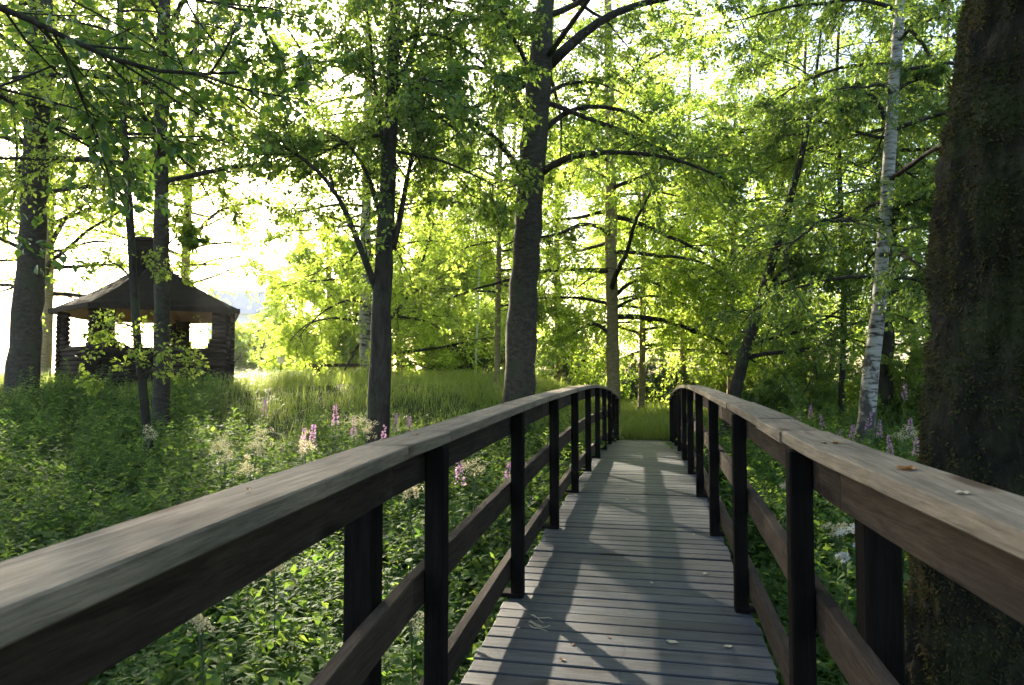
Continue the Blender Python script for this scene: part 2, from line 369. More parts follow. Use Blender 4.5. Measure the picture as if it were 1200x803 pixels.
def leaves(P, D, Nn, size, tmpl, tf, wid=1.0):
    """P base, D direction, Nn normal (m,3), size (m,)"""
    D = nrm(D); Sd = nrm(np.cross(Nn, D)); Nn = np.cross(D, Sd)
    t = tmpl * np.array([1, wid, 1])
    V = P[:, None] + size[:, None, None] * (t[None, :, :1] * D[:, None] + t[None, :, 1:2] * Sd[:, None] + t[None, :, 2:] * Nn[:, None])
    F = tf[None] + (np.arange(len(P)) * len(t))[:, None, None]
    return V.reshape(-1, 3), F.reshape(-1, 3)

def grow(p0, d0, L, n, droop, jit):
    """batch of curved branches"""
    m = len(p0); P = np.zeros((m, n, 3)); P[:, 0] = p0; d = nrm(d0); st = (L / (n - 1))[:, None]
    for i in range(1, n):
        P[:, i] = P[:, i - 1] + d * st
        d = nrm(d + rng.normal(0, jit, (m, 3)) + np.array([0, 0, -1]) * np.asarray(droop).reshape(-1, 1))
    return P
def along(P, idx, t):
    n = P.shape[1]; f = t * (n - 1); i = np.minimum(f.astype(int), n - 2); w = (f - i)[:, None]
    a, b = P[idx, i], P[idx, i + 1]; return a * (1 - w) + b * w, nrm(b - a)
def branch_off(P, L, per, t0, rel, ang, droop, jit, n, flat=.5):
    m = len(P); idx = np.repeat(np.arange(m), per); t = t0 + (1 - t0) * rng.random(len(idx)) ** .9
    p, T = along(P, idx, t)
    rv = rng.normal(0, 1, p.shape); rv[:, 2] *= flat
    perp = nrm(rv - (rv * T).sum(1, keepdims=True) * T)
    a = ang * (.7 + .6 * rng.random(len(idx)))[:, None]
    d = T * np.cos(a) + perp * np.sin(a)
    l = L[idx] * rel * (1.15 - .6 * t) * (.65 + .7 * rng.random(len(idx)))
    return grow(p, d, l, n, droop, jit), l

DENS = (1.25, 1.25, 1.35, 1.12)
THIN = True
def thin(p):
    if THIN == 'off frame':               # unseen crown added for shade: twigs inside the view are dropped
        q = p - EYE; d = q @ FW
        return (d < -.3) & (np.abs(p[:, 0]) > .9) | (np.abs(q @ RT) > .85 * np.abs(d) + .4) | ((q @ UP) > .62 * d + .3)
    """sparser foliage high up and off to the sides, where the photograph does not reach"""
    q = p - EYE; d = np.maximum(q @ FW, .2); u = (q @ RT) / d; v = (q @ UP) / d
    out = (np.abs(u) > .95) | (v > .66)
    return ~out | (rng.random(len(p)) < .07)
def foliate(limbs, Ls, per=(9, 8), leaf=.06, nleaf=10, droop=.05, tmpl='kite', leaf_droop=.35, keep=None, wid=1.0, rel=(.5, .5), t0=.15):
    """limbs -> branches -> twigs -> leaves; returns leaf mesh, branch tubes"""
    B, LB = branch_off(limbs, Ls, int(round(per[0] * DENS[0])), t0, rel[0], .85, droop, .10, 6)
    kb = thin(B[:, -1]); B = B[kb]; LB = LB[kb]
    T, LT = branch_off(B, LB, int(round(per[1] * DENS[1])), .1, rel[1], .8, droop * 1.6, .16, 4)
    T = T[thin(T[:, -1])]; nleaf = int(round(nleaf * (DENS[2] if leaf < .085 else .95))); leaf = leaf * (DENS[3] if leaf < .08 else 1.25)
    ends = np.concatenate([B[:, -4:, :], T])
    m = len(ends); idx = np.repeat(np.arange(m), nleaf); t = rng.random(len(idx)) ** .8
    p, tg = along(ends, idx, t)
    rv = rng.normal(0, 1, p.shape); D = tg * .7 + nrm(rv) * .9; D[:, 2] -= leaf_droop
    Nn = rng.normal(0, .55, p.shape) + np.array([0, 0, 1.0])
    sz = leaf * (.6 + .7 * rng.random(len(idx)))
    tm = {'kite': (KITE, KITE_F), 'oval': (OVAL, OVAL_F), 'lance': (LANCE, LANCE_F)}[tmpl]
    p = p + nrm(rv) * (leaf * .35)
    return leaves(p, D, Nn, sz, *tm, wid), B, T

def ctrunk(pts, ext=5.0, lean=None):
    """photo points (px, py, depth, width px) bottom to top -> world polyline + radii, rooted in the ground and carried on above the frame"""
    P = [at(px, py, d) for px, py, d, w in pts]; r = [w / 2 * d / FPX for px, py, d, w in pts]
    g = float(gh(P[0][0], P[0][1])) - .15
    dn = P[0] - P[1]; 
    if P[0][2] > g + .05:
        k = (P[0][2] - g) / max(1e-3, -dn[2]) if dn[2] < 0 else 0
        mid = P[0] + dn * k * .6; bot = P[0] + dn * k
        bot[2] = g
        P = [bot, mid] + P; r = [r[0] * 1.18, r[0] * 1.03] + r
    up = nrm(P[-1] - P[-2])
    for i in range(3):
        P.append(P[-1] + up * ext / 3 + rng.normal(0, .05, 3)); r.append(r[-1] * .68)
    return np.array(P), np.array(r)

def resample(P, r, n):
    s = np.concatenate([[0], np.cumsum(np.linalg.norm(np.diff(P, axis=0), axis=1))]); u = np.linspace(0, s[-1], n)
    Q = np.stack([np.interp(u, s, P[:, i]) for i in range(3)], 1)
    for _ in range(2): Q[1:-1] = Q[1:-1] * .5 + (Q[:-2] + Q[2:]) * .25
    return Q, np.interp(u, s, r)

def tree(name, label, pts, bark, leafm, auto, ext=5.0, limbs=(), leaf=.06, nleaf=10, per=(9, 8), ldroop=.05, tmpl='kite', group='trees of the wood', sides=12, keep=None, wid=1.0, twigs=True, cat='tree', rough=.05, leaf_droop=.35):
    P, r = ctrunk(pts, ext); P, r = resample(P, r, 40)
    wob = rng.normal(0, 1, P.shape); wob[:, 2] = 0
    P = P + wob * r[:, None] * rough; r = r * (1 + rng.normal(0, .03, len(r)))
    root = empty(name, P[0], label, cat, group)
    mb = MB(); mb.tube(P, r, sides); lb = MB()
    # explicit limbs: list of (photo points, width px)
    LP = []; LL = []
    for lp in limbs:
        q = np.array([at(*a[:3]) for a in lp]); w0 = lp[0][3] / 2 * lp[0][2] / FPX
        Q, rr = resample(q, np.linspace(w0, w0 * .3, len(q)), 12)
        lb.tube(Q, rr, 7); LP.append(Q); LL.append(np.linalg.norm(np.diff(Q, axis=0), axis=1).sum())
    n, z0, z1, L0, L1, pitch, droop = auto
    if n:
        f = (np.arange(n) + rng.random(n)) / n; z = z0 + f * (z1 - z0)
        order = np.argsort(P[:, 2]); c = np.stack([np.interp(z, P[order, 2], P[order, i]) for i in range(3)], 1); rc = np.interp(z, P[order, 2], r[order])
        az = np.arange(n) * 2.39996 + rng.random(n) * .9; pt_ = pitch + rng.normal(0, .15, n)
        d = np.stack([np.cos(az) * np.cos(pt_), np.sin(az) * np.cos(pt_), np.sin(pt_)], 1)
        l = (L0 + (L1 - L0) * f) * (.75 + .5 * rng.random(n))
        A = grow(c, d, l, 12, droop, .09)
        rb = np.minimum(rc * .5, l * .016)[:, None] * np.linspace(1, .22, 12)[None]
        V, F = tubes(A, rb, 5); lb.add(V, F)
        LP = LP + list(A); LL = LL + list(l)
    limbsA = np.array(LP); Ls = np.array(LL)
    (lv, lf), B, T = foliate(limbsA, Ls, per, leaf, nleaf, ldroop, tmpl, leaf_droop, keep, wid)
    mb.build('trunk', bark, root, smooth=True)
    bm_ = lb; V, F = tubes(B, np.full((len(B), 1), 1) * np.linspace(.010, .004, 6)[None], 4); bm_.add(V, F)
    if twigs: V, F = tubes(T, np.ones((len(T), 1)) * np.linspace(.004, .0018, 4)[None], 3); bm_.add(V, F)
    bm_.build('branches', M['bark_dark'], root, smooth=True)
    mesh_obj('crown', lv, [lf], leafm, root)
    return root

# ------------------------------------------------------------------ trees of the photo
T_ = 'trees of the wood'
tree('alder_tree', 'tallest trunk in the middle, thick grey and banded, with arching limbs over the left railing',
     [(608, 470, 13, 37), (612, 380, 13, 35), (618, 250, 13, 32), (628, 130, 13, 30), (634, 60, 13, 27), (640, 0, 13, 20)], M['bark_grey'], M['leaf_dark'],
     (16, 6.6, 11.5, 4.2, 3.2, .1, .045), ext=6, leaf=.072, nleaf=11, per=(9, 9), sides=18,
     limbs=[[(621, 152, 13, 8.5), (600, 100, 12.8), (572, 78, 12.5), (545, 74, 12.2), (515, 88, 12), (478, 106, 11.8), (455, 135, 11.6)],
            [(613, 205, 13, 8), (585, 165, 12.7), (560, 143, 12.4), (528, 133, 12.1), (498, 137, 11.8), (470, 158, 11.6)],
            [(632, 205, 13, 9), (652, 186, 12.8), (675, 180, 12.6), (700, 178, 12.4), (735, 178, 12.2), (790, 184, 12), (850, 210, 11.8)],
            [(636, 155, 13, 7.5), (655, 134, 13.2), (676, 124, 13.4), (710, 124, 13.6), (745, 133, 13.8), (765, 150, 14), (790, 190, 14)],
            [(644, 75, 13, 14), (665, 55, 13), (690, 32, 13), (715, 14, 13), (750, 4, 13), (820, -10, 13), (900, -10, 13)],
            [(640, 112, 13, 6), (655, 100, 13.4), (680, 95, 13.8), (705, 97, 14.2), (730, 110, 14.5)],
            [(622, 85, 13, 6), (610, 60, 12.6), (598, 40, 12.2), (590, 20, 12), (575, 0, 11.8)]])
tree('dark_tree', 'dark rough trunk rising behind the left handrail, forking below the canopy',
     [(443, 516, 10, 27), (446, 430, 10, 25), (448, 330, 10, 22), (454, 230, 10, 19), (459, 120, 10, 15), (463, 0, 10, 12)], M['bark_dark'], M['leaf_dark'],
     (13, 4.6, 8.5, 2.3, 2.0, .2, .04), ext=4, leaf=.06, nleaf=10, per=(10, 9), sides=16, 
     limbs=[[(443, 345, 10, 9), (430, 310, 9.9), (418, 280, 9.8), (405, 245, 9.7), (385, 210, 9.6), (350, 180, 9.5), (320, 165, 9.4)],
            [(460, 290, 10, 9), (468, 262, 10.1), (473, 235, 10.2), (477, 205, 10.3), (490, 160, 10.5), (500, 120, 10.6)],
            [(450, 270, 10, 7), (438, 225, 10.2), (425, 190, 10.4), (405, 165, 10.6), (375, 150, 10.8)],
            [(462, 105, 10, 8), (480, 70, 10.1), (488, 45, 10.2), (492, 15, 10.3), (495, -10, 10.4)],
            [(455, 190, 10, 6), (445, 150, 9.8), (440, 110, 9.6), (436, 60, 9.5), (430, 10, 9.4)]])
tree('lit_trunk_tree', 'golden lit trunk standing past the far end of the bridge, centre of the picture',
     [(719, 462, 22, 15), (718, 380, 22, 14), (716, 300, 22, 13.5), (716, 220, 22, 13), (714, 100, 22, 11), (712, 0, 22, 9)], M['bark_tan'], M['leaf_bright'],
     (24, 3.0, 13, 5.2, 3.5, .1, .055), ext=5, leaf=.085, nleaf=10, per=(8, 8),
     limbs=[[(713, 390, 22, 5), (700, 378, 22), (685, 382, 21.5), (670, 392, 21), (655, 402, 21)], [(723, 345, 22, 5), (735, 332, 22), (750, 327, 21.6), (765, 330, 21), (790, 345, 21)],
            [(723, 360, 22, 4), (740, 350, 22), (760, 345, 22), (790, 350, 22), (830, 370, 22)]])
tree('pale_birch', 'pale mottled trunk half hidden behind the dark trunk on the left, with bright low leaves',
     [(429, 442, 25, 15), (428, 380, 25, 14), (428, 300, 25, 13), (430, 200, 25, 11), (432, 50, 25, 9)], M['bark_birch'], M['leaf_bright'],
     (44, 2.2, 14, 4.4, 3.6, .05, .06), ext=4, leaf=.085, nleaf=10, per=(8, 8), ldroop=.1,
     limbs=[[(434, 400, 25, 6), (455, 376, 25), (475, 355, 25), (490, 325, 25), (500, 290, 25), (512, 250, 25)], [(434, 350, 25, 5), (460, 347, 24), (490, 342, 24), (520, 322, 24), (545, 310, 24)]])
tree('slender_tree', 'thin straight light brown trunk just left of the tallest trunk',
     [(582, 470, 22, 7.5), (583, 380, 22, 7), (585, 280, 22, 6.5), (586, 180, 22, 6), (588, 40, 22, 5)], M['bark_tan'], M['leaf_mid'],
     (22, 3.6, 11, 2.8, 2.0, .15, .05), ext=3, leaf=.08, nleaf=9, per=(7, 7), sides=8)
tree('leaning_tree', 'dark trunk leaning right past the right railing, with low bare limbs reaching right',
     [(860, 466, 15, 15), (868, 430, 15, 14), (880, 390, 15, 12.5), (893, 345, 15, 11.5), (905, 305, 15, 10.5), (920, 255, 15, 9), (940, 180, 15, 7), (955, 110, 15, 5)], M['bark_dark'], M['leaf_dark'],
     (8, 6.4, 9.5, 2.6, 2.2, .1, .05), ext=2, leaf=.07, nleaf=9, per=(7, 7),
     limbs=[[(872, 420, 15, 6), (900, 413, 15), (925, 413, 15), (950, 410, 15), (975, 398, 15), (1000, 390, 15)], [(876, 405, 15, 5), (905, 396, 14.8), (935, 390, 14.6), (965, 375, 14.5), (990, 360, 14.4)],
            [(900, 342, 15, 6), (920, 328, 15), (940, 322, 15), (965, 318, 15), (985, 320, 15)], [(905, 330, 15, 4), (925, 310, 14.8), (938, 295, 14.7), (950, 285, 14.6)]])
tree('young_tree', 'very thin pale trunk behind the foot of the leaning dark tree',
     [(855, 458, 24, 7), (857, 400, 24, 6.5), (859, 320, 24, 6), (860, 200, 24, 5)], M['bark_tan'], M['leaf_bright'],
     (26, 1.9, 10, 3.6, 2.6, .1, .06), ext=4, leaf=.085, nleaf=10, per=(8, 8), sides=8)
tree('birch_tree', 'white birch with black marks leaning right beside the mossy trunk',
     [(1014, 502, 12, 20), (1020, 440, 12, 18), (1028, 380, 12, 16), (1035, 300, 12, 15), (1041, 200, 12, 14), (1047, 100, 12, 13), (1055, 0, 12, 11)], M['bark_birch'], M['leaf_dark'],
     (28, 2.8, 11, 3.0, 2.4, .2, .075), ext=4, leaf=.06, nleaf=11, per=(9, 8), ldroop=.13, sides=16,
     limbs=[[(1038, 270, 12, 6), (1055, 245, 11.8), (1075, 232, 11.6), (1100, 232, 11.4)], [(1037, 140, 12, 6), (1028, 115, 12), (1018, 108, 12), (1000, 112, 12), (985, 130, 12)],
            [(1048, 110, 12, 6), (1058, 100, 12), (1068, 96, 12), (1090, 90, 12)], [(1030, 330, 12, 5), (1050, 326, 12), (1070, 327, 12), (1090, 335, 12)]])
tree('shadow_tree', 'dark trunk standing close behind the white birch',
     [(1036, 500, 15, 17), (1038, 440, 15, 16), (1040, 370, 15, 15), (1044, 250, 15, 12), (1048, 50, 15, 9)], M['bark_dark'], M['leaf_mid'],
     (15, 3.5, 11, 3.2, 2.6, .1, .06), ext=4, leaf=.065, nleaf=10, per=(9, 8))
tree('sapling_tree', 'thin dark upright stem between the leaning tree and the white birch',
     [(986, 498, 17, 8), (988, 420, 17, 7), (989, 340, 17, 6.5), (985, 240, 17, 6), (980, 80, 17, 4)], M['bark_dark'], M['leaf_mid'],
     (24, 2.4, 10.5, 2.8, 2.4, .15, .06), ext=3, leaf=.068, nleaf=10, per=(8, 8), sides=8)
tree('slim_tree', 'slim reddish lit stem between the white birch and the mossy trunk',
     [(1084, 480, 19, 7), (1088, 400, 19, 7), (1094, 300, 19, 6), (1102, 180, 19, 5)], M['bark_tan'], M['leaf_mid'],
     (18, 1.8, 10, 3.2, 2.6, .15, .06), ext=5, leaf=.07, nleaf=10, per=(8, 8), sides=8)
tree('big_tree', 'broad dark trunk at the far left beside the hut, its right edge rim lit',
     [(26, 446, 16, 34), (32, 380, 16, 31), (37, 300, 16, 28), (42, 200, 16, 26), (46, 100, 16, 25), (48, 0, 16, 23)], M['bark_grey'], M['leaf_mid'],
     (28, 5.6, 13, 4.2, 3.0, .2, .04), ext=5, leaf=.08, nleaf=9, per=(7, 7), sides=18,
     limbs=[[(46, 165, 16, 13), (62, 148, 16), (75, 138, 16), (95, 132, 16), (120, 125, 16)], [(48, 110, 16, 13), (62, 70, 15.6), (74, 45, 15.3), (85, 20, 15), (95, -10, 14.8)],
            [(38, 150, 16, 6), (20, 120, 15.5), (0, 110, 15), (-30, 100, 14.8)]])
tree('back_tree', 'lit trunk directly right of and behind the broad dark trunk at far left',
     [(52, 440, 22, 15), (54, 380, 22, 14), (56, 310, 22, 13), (57, 220, 22, 12), (60, 60, 22, 10)], M['bark_tan'], M['leaf_bright'],
     (36, 4.0, 13.5, 4.6, 3.4, .3, .03), ext=4, leaf=.085, nleaf=8, per=(7, 7),
     limbs=[[(60, 285, 22, 6), (72, 262, 22), (85, 248, 22), (100, 238, 22), (130, 232, 22)], [(52, 270, 22, 5), (44, 240, 22), (35, 215, 22), (20, 190, 22)]])
tree('rowan_tree', 'thin crooked dark stem in front of the hut with leafy low sprays',
     [(172, 500, 11, 10), (166, 440, 11, 9.5), (160, 390, 11, 9), (156, 320, 11, 9), (150, 220, 11, 8.5), (143, 120, 11, 7.5), (140, 0, 11, 6)], M['bark_dark'], M['leaf_mid'],
     (10, 5.0, 9.5, 2.0, 1.6, .2, .05), ext=2, leaf=.055, nleaf=5, per=(5, 5), sides=10,
     limbs=[[(163, 420, 11, 4), (150, 405, 10.8), (130, 400, 10.6), (110, 405, 10.5), (92, 412, 10.4)], [(164, 430, 11, 4), (180, 415, 10.8), (200, 408, 10.6), (220, 412, 10.5), (240, 425, 10.5)],
            [(166, 445, 11, 3), (150, 440, 10.8), (130, 440, 10.7), (112, 447, 10.6)], [(166, 440, 11, 3), (185, 432, 10.8), (205, 432, 10.6), (222, 440, 10.5)],
            [(159, 385, 11, 3), (145, 378, 10.9), (130, 382, 10.8), (112, 392, 10.7)], [(156, 330, 11, 3), (140, 310, 11), (120, 305, 11), (100, 315, 11)],
            [(157, 335, 11, 3), (172, 315, 11), (190, 310, 11), (210, 325, 11)], [(152, 250, 11, 3), (135, 225, 11), (112, 220, 11), (90, 235, 11)]])
tree('hut_tree', 'straight trunk standing right in front of the middle of the hut',
     [(189, 500, 13, 19), (190, 420, 13, 18), (190, 330, 13, 17), (189, 220, 13, 15), (190, 100, 13, 15), (193, 0, 13, 13)], M['bark_grey'], M['leaf_mid'],
     (24, 5.0, 11.5, 3.4, 2.6, .2, .04), ext=5, leaf=.07, nleaf=9, per=(7, 7), sides=16,
     limbs=[[(194, 100, 13, 5), (208, 80, 12.8), (225, 60, 12.6), (245, 42, 12.4), (270, 20, 12.2)], [(193, 290, 13, 2.5), (205, 278, 13), (220, 275, 13), (235, 282, 13)], [(190, 60, 13, 5), (175, 35, 13), (165, 15, 13), (155, -10, 13)]])
tree('far_tree', 'slim trunk rising behind the right slope of the hut roof',
     [(216, 430, 30, 11), (217, 320, 30, 10), (219, 270, 30, 9.5), (222, 200, 30, 8.5), (226, 100, 30, 7)], M['bark_tan'], M['leaf_bright'],
     (40, 5.2, 17, 5.4, 4.2, .3, .04), ext=5, leaf=.09, nleaf=8, per=(7, 7),
     limbs=[[(222, 285, 30, 6), (235, 268, 30), (250, 250, 30), (275, 240, 30), (300, 238, 30)], [(222, 320, 30, 3), (245, 305, 29), (275, 300, 29), (305, 303, 29)]])
# trees whose trunks stand in the depth of the wood, only their foliage read in the photo
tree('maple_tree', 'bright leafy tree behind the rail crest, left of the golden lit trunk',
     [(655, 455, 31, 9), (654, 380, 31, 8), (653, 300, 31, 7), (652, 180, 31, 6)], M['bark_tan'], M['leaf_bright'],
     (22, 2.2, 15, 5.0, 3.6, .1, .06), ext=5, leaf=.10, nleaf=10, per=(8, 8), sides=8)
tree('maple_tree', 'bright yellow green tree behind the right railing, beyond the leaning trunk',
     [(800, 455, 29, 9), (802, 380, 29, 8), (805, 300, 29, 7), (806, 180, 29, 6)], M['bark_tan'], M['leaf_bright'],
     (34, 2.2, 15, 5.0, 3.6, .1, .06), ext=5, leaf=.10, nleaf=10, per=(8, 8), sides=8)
tree('maple_tree', 'leafy tree filling the wood between the leaning tree and the thin upright stem',
     [(930, 462, 22, 9), (932, 380, 22, 8), (934, 300, 22, 7), (938, 160, 22, 6)], M['bark_dark'], M['leaf_bright'],
     (24, 1.7, 13, 4.2, 3.2, .1, .06), ext=5, leaf=.085, nleaf=10, per=(8, 8), sides=8)
tree('maple_tree', 'leafy tree deep in the wood right behind the slim reddish stem',
     [(1070, 465, 26, 9), (1072, 380, 26, 8), (1076, 300, 26, 7), (1080, 160, 26, 6)], M['bark_dark'], M['leaf_mid'],
     (32, 1.7, 14, 4.8, 3.6, .1, .06), ext=5, leaf=.09, nleaf=10, per=(8, 8), sides=8)
tree('maple_tree', 'bright tree in the gap between the dark forked trunk and the tallest trunk',
     [(520, 450, 34, 8), (519, 380, 34, 7), (518, 300, 34, 6), (516, 180, 34, 5)], M['bark_tan'], M['leaf_bright'],
     (24, 2.4, 12, 4.2, 3.0, .1, .06), ext=5, leaf=.10, nleaf=9, per=(8, 7), sides=8)
tree('maple_tree', 'bright leafy tree right of the garden lantern, low boughs over the timber beam',
     [(388, 446, 30, 9), (387, 380, 30, 8), (386, 330, 30, 7), (384, 270, 30, 5)], M['bark_tan'], M['leaf_bright'],
     (40, 1.7, 7.6, 2.8, 1.5, .05, .07), ext=1.2, leaf=.10, nleaf=11, per=(8, 8), sides=8)
tree('maple_tree', 'bright tree at the left edge, behind the broad dark trunk',
     [(-40, 440, 27, 12), (-38, 380, 27, 11), (-36, 300, 27, 10), (-30, 120, 27, 8)], M['bark_tan'], M['leaf_bright'],
     (24, 4.6, 14, 4.4, 3.4, .2, .05), ext=5, leaf=.09, nleaf=8, per=(7, 7), sides=8)
tree('maple_tree', 'bright low tree directly behind the dark forked trunk, boughs almost touching the grass',
     [(468, 449, 31, 8), (468, 380, 31, 7), (468, 320, 31, 6), (468, 260, 31, 5)], M['bark_tan'], M['leaf_bright'],
     (40, 1.7, 8.4, 3.4, 1.8, .05, .07), ext=1.5, leaf=.10, nleaf=11, per=(8, 9), sides=8)
tree('maple_tree', 'bright low tree between the flagpole and the dark forked trunk',
     [(540, 452, 33, 8), (540, 380, 33, 7), (540, 320, 33, 6), (540, 250, 33, 5)], M['bark_tan'], M['leaf_bright'],
     (36, 2.2, 8.6, 3.2, 1.8, .05, .07), ext=1.5, leaf=.10, nleaf=11, per=(8, 9), sides=8)
tree('maple_tree', 'pale hazy tree far behind the garden lantern',
     [(352, 446, 46, 8), (352, 380, 46, 7), (352, 330, 46, 6), (352, 270, 46, 5)], M['bark_tan'], M['leaf_bright'],
     (22, 2.2, 9.0, 3.0, 2.0, .1, .06), ext=2, leaf=.12, nleaf=10, per=(8, 9), sides=8)
tree('maple_tree', 'bright tree just right of the golden trunk, boughs hanging over the bridge end',
     [(752, 458, 25, 8), (753, 380, 25, 7), (754, 300, 25, 6), (756, 180, 25, 5)], M['bark_tan'], M['leaf_bright'],
     (30, 2.4, 12, 4.2, 3.0, .1, .07), ext=4, leaf=.10, nleaf=10, per=(8, 8), sides=8)
tree('maple_tree', 'bright tree far behind the leaning trunk and its bare limbs',
     [(885, 455, 38, 8), (886, 380, 38, 7), (888, 300, 38, 6), (890, 180, 38, 5)], M['bark_tan'], M['leaf_bright'],
     (34, 2.0, 16, 6.0, 4.2, .1, .06), ext=5, leaf=.12, nleaf=10, per=(8, 8), sides=8)
tree('maple_tree', 'bright tree far back in the gap left of the tallest trunk, behind the flagpole',
     [(602, 450, 45, 8), (602, 380, 45, 7), (602, 300, 45, 6), (602, 180, 45, 5)], M['bark_tan'], M['leaf_bright'],
     (18, 2.0, 9, 4.6, 3.0, .1, .06), ext=5, leaf=.13, nleaf=9, per=(8, 7), sides=8)
# the near tree outside the left edge whose bough hangs into the picture
tree('elm_tree', 'near tree reaching in from the left with a dark bough of big leaves',
     [(-330, 520, 3.4, 90), (-330, 300, 3.4, 80), (-325, 100, 3.4, 76), (-320, -120, 3.4, 70)], M['bark_dark'], M['leaf_shade'],
     (0, 0, 0, 0, 0, 0, 0), ext=4, leaf=.062, nleaf=8, per=(9, 5), tmpl='oval', ldroop=.06, sides=16,
     limbs=[[(-325, 60, 3.4, 13), (-200, -30, 3.6), (-60, -20, 3.9), (40, 20, 4.2), (100, 62, 4.4), (160, 84, 4.5), (230, 92, 4.6), (280, 85, 4.7)],
            [(-325, 140, 3.4, 11), (-220, 40, 3.8), (-120, 40, 4.2), (-40, 90, 4.6), (30, 130, 4.9), (80, 160, 5.1), (120, 180, 5.3)],
            [(-322, 0, 3.4, 12), (-180, -80, 3.8), (-60, -80, 4.2), (60, -50, 4.6), (160, -20, 4.9), (240, 5, 5.1), (330, 20, 5.3)]])

# ------------------------------------------------------------------ the mossy trunk by the right railing
def mossy():
    pts = [(1132, 860, 3.0, 128), (1133, 760, 3.0, 118), (1142, 600, 3.0, 118), (1158, 400, 3.0, 120), (1177, 200, 3.0, 122), (1203, 0, 3.0, 124), (1232, -200, 3.0, 120)]
    P = np.array([at(a, b, c) for a, b, c, w in pts]); r = np.array([w / 2 * c / FPX for a, b, c, w in pts])
    bot = P[0] + (P[0] - P[1]) * 1.3; bot[2] = float(gh(bot[0], bot[1])) - .2
    P = np.vstack([[bot], P]); r = np.concatenate([[r[0] * 1.3], r])
    up = nrm(P[-1] - P[-2])
    for i in range(2): P = np.vstack([P, [P[-1] + up * 1.6]]); r = np.append(r, r[-1] * .92)
    P, r = resample(P, r, 420); k = 150
    V, F = tubes(P[None], r[None], k)
    Cn = np.repeat(P, k, 0); out = nrm(V - Cn)
    d = np.array([mnoise.fractal(Vector((v[0] * 9, v[1] * 9, v[2] * 3.2)), .8, 2.1, 5) * .034 - abs(mnoise.noise(Vector((v[0] * 12, v[1] * 12, v[2] * 2.4)))) * .055 + .014 + mnoise.noise(Vector((v[0] * 3.0, v[1] * 3.0, v[2] * 1.1))) * .025 for v in V])
    V = V + out * d[:, None]
    root = empty('mossy_tree', P[0], 'huge dark mossy trunk close beside the right railing at the picture edge', 'tree', T_)
    mesh_obj('trunk', V, [F], M['bark_moss'], root, smooth=True)
    m = 240000; i = rng.integers(0, len(V), m)
    nz = np.array([mnoise.noise(Vector(V[j] * 5.5)) for j in i]); sel = (nz + rng.normal(0, .3, m)) > -.25; i = i[sel]
    D = out[i] * .8 + rng.normal(0, .6, (len(i), 3)) + np.array([0, 0, -.35])
    lv, lf = leaves(V[i] - out[i] * .004, D, rng.normal(0, 1, (len(i), 3)) + out[i], .008 + .026 * rng.random(len(i)) ** 2, LANCE, LANCE_F, 1.1)
    mesh_obj('moss', lv, [lf], M['moss'], root)
    n = 26; z = np.linspace(6.6, max(8.5, P[-1][2]), n); c = np.stack([np.interp(z, P[:, 2], P[:, i]) for i in range(3)], 1)
    az = np.arange(n) * 2.4; A = grow(c, np.stack([np.cos(az), np.sin(az), .6 + 0 * az], 1), 3.4 * np.ones(n), 12, .05, .08)  # overhead crown, added out of view to block the sky
    n2 = 40; z = np.linspace(3.3, 7.0, n2); c = np.stack([np.interp(z, P[:, 2], P[:, i]) for i in range(3)], 1); az = R(-72) + R(84) * ((np.arange(n2) * .618) % 1)
    A = np.concatenate([A, grow(c, np.stack([np.cos(az), np.sin(az), .12 + 0 * az], 1), 4.6 * np.ones(n2), 12, .05, .07)]); n += n2  # low limbs added right and behind, unseen, to shade the left railing
    mb = MB(); V, F = tubes(A, np.ones((n, 1)) * np.linspace(.04, .008, 12)[None], 6); mb.add(V, F); mb.build('limbs', M['bark_dark'], root, smooth=True)
    global THIN
    THIN = 'off frame'; (lv, lf), B, T = foliate(A, 3.8 * np.ones(n), (7, 6), .11, 8); THIN = True
    mesh_obj('crown', lv, [lf], M['leaf_dark'], root)
mossy()

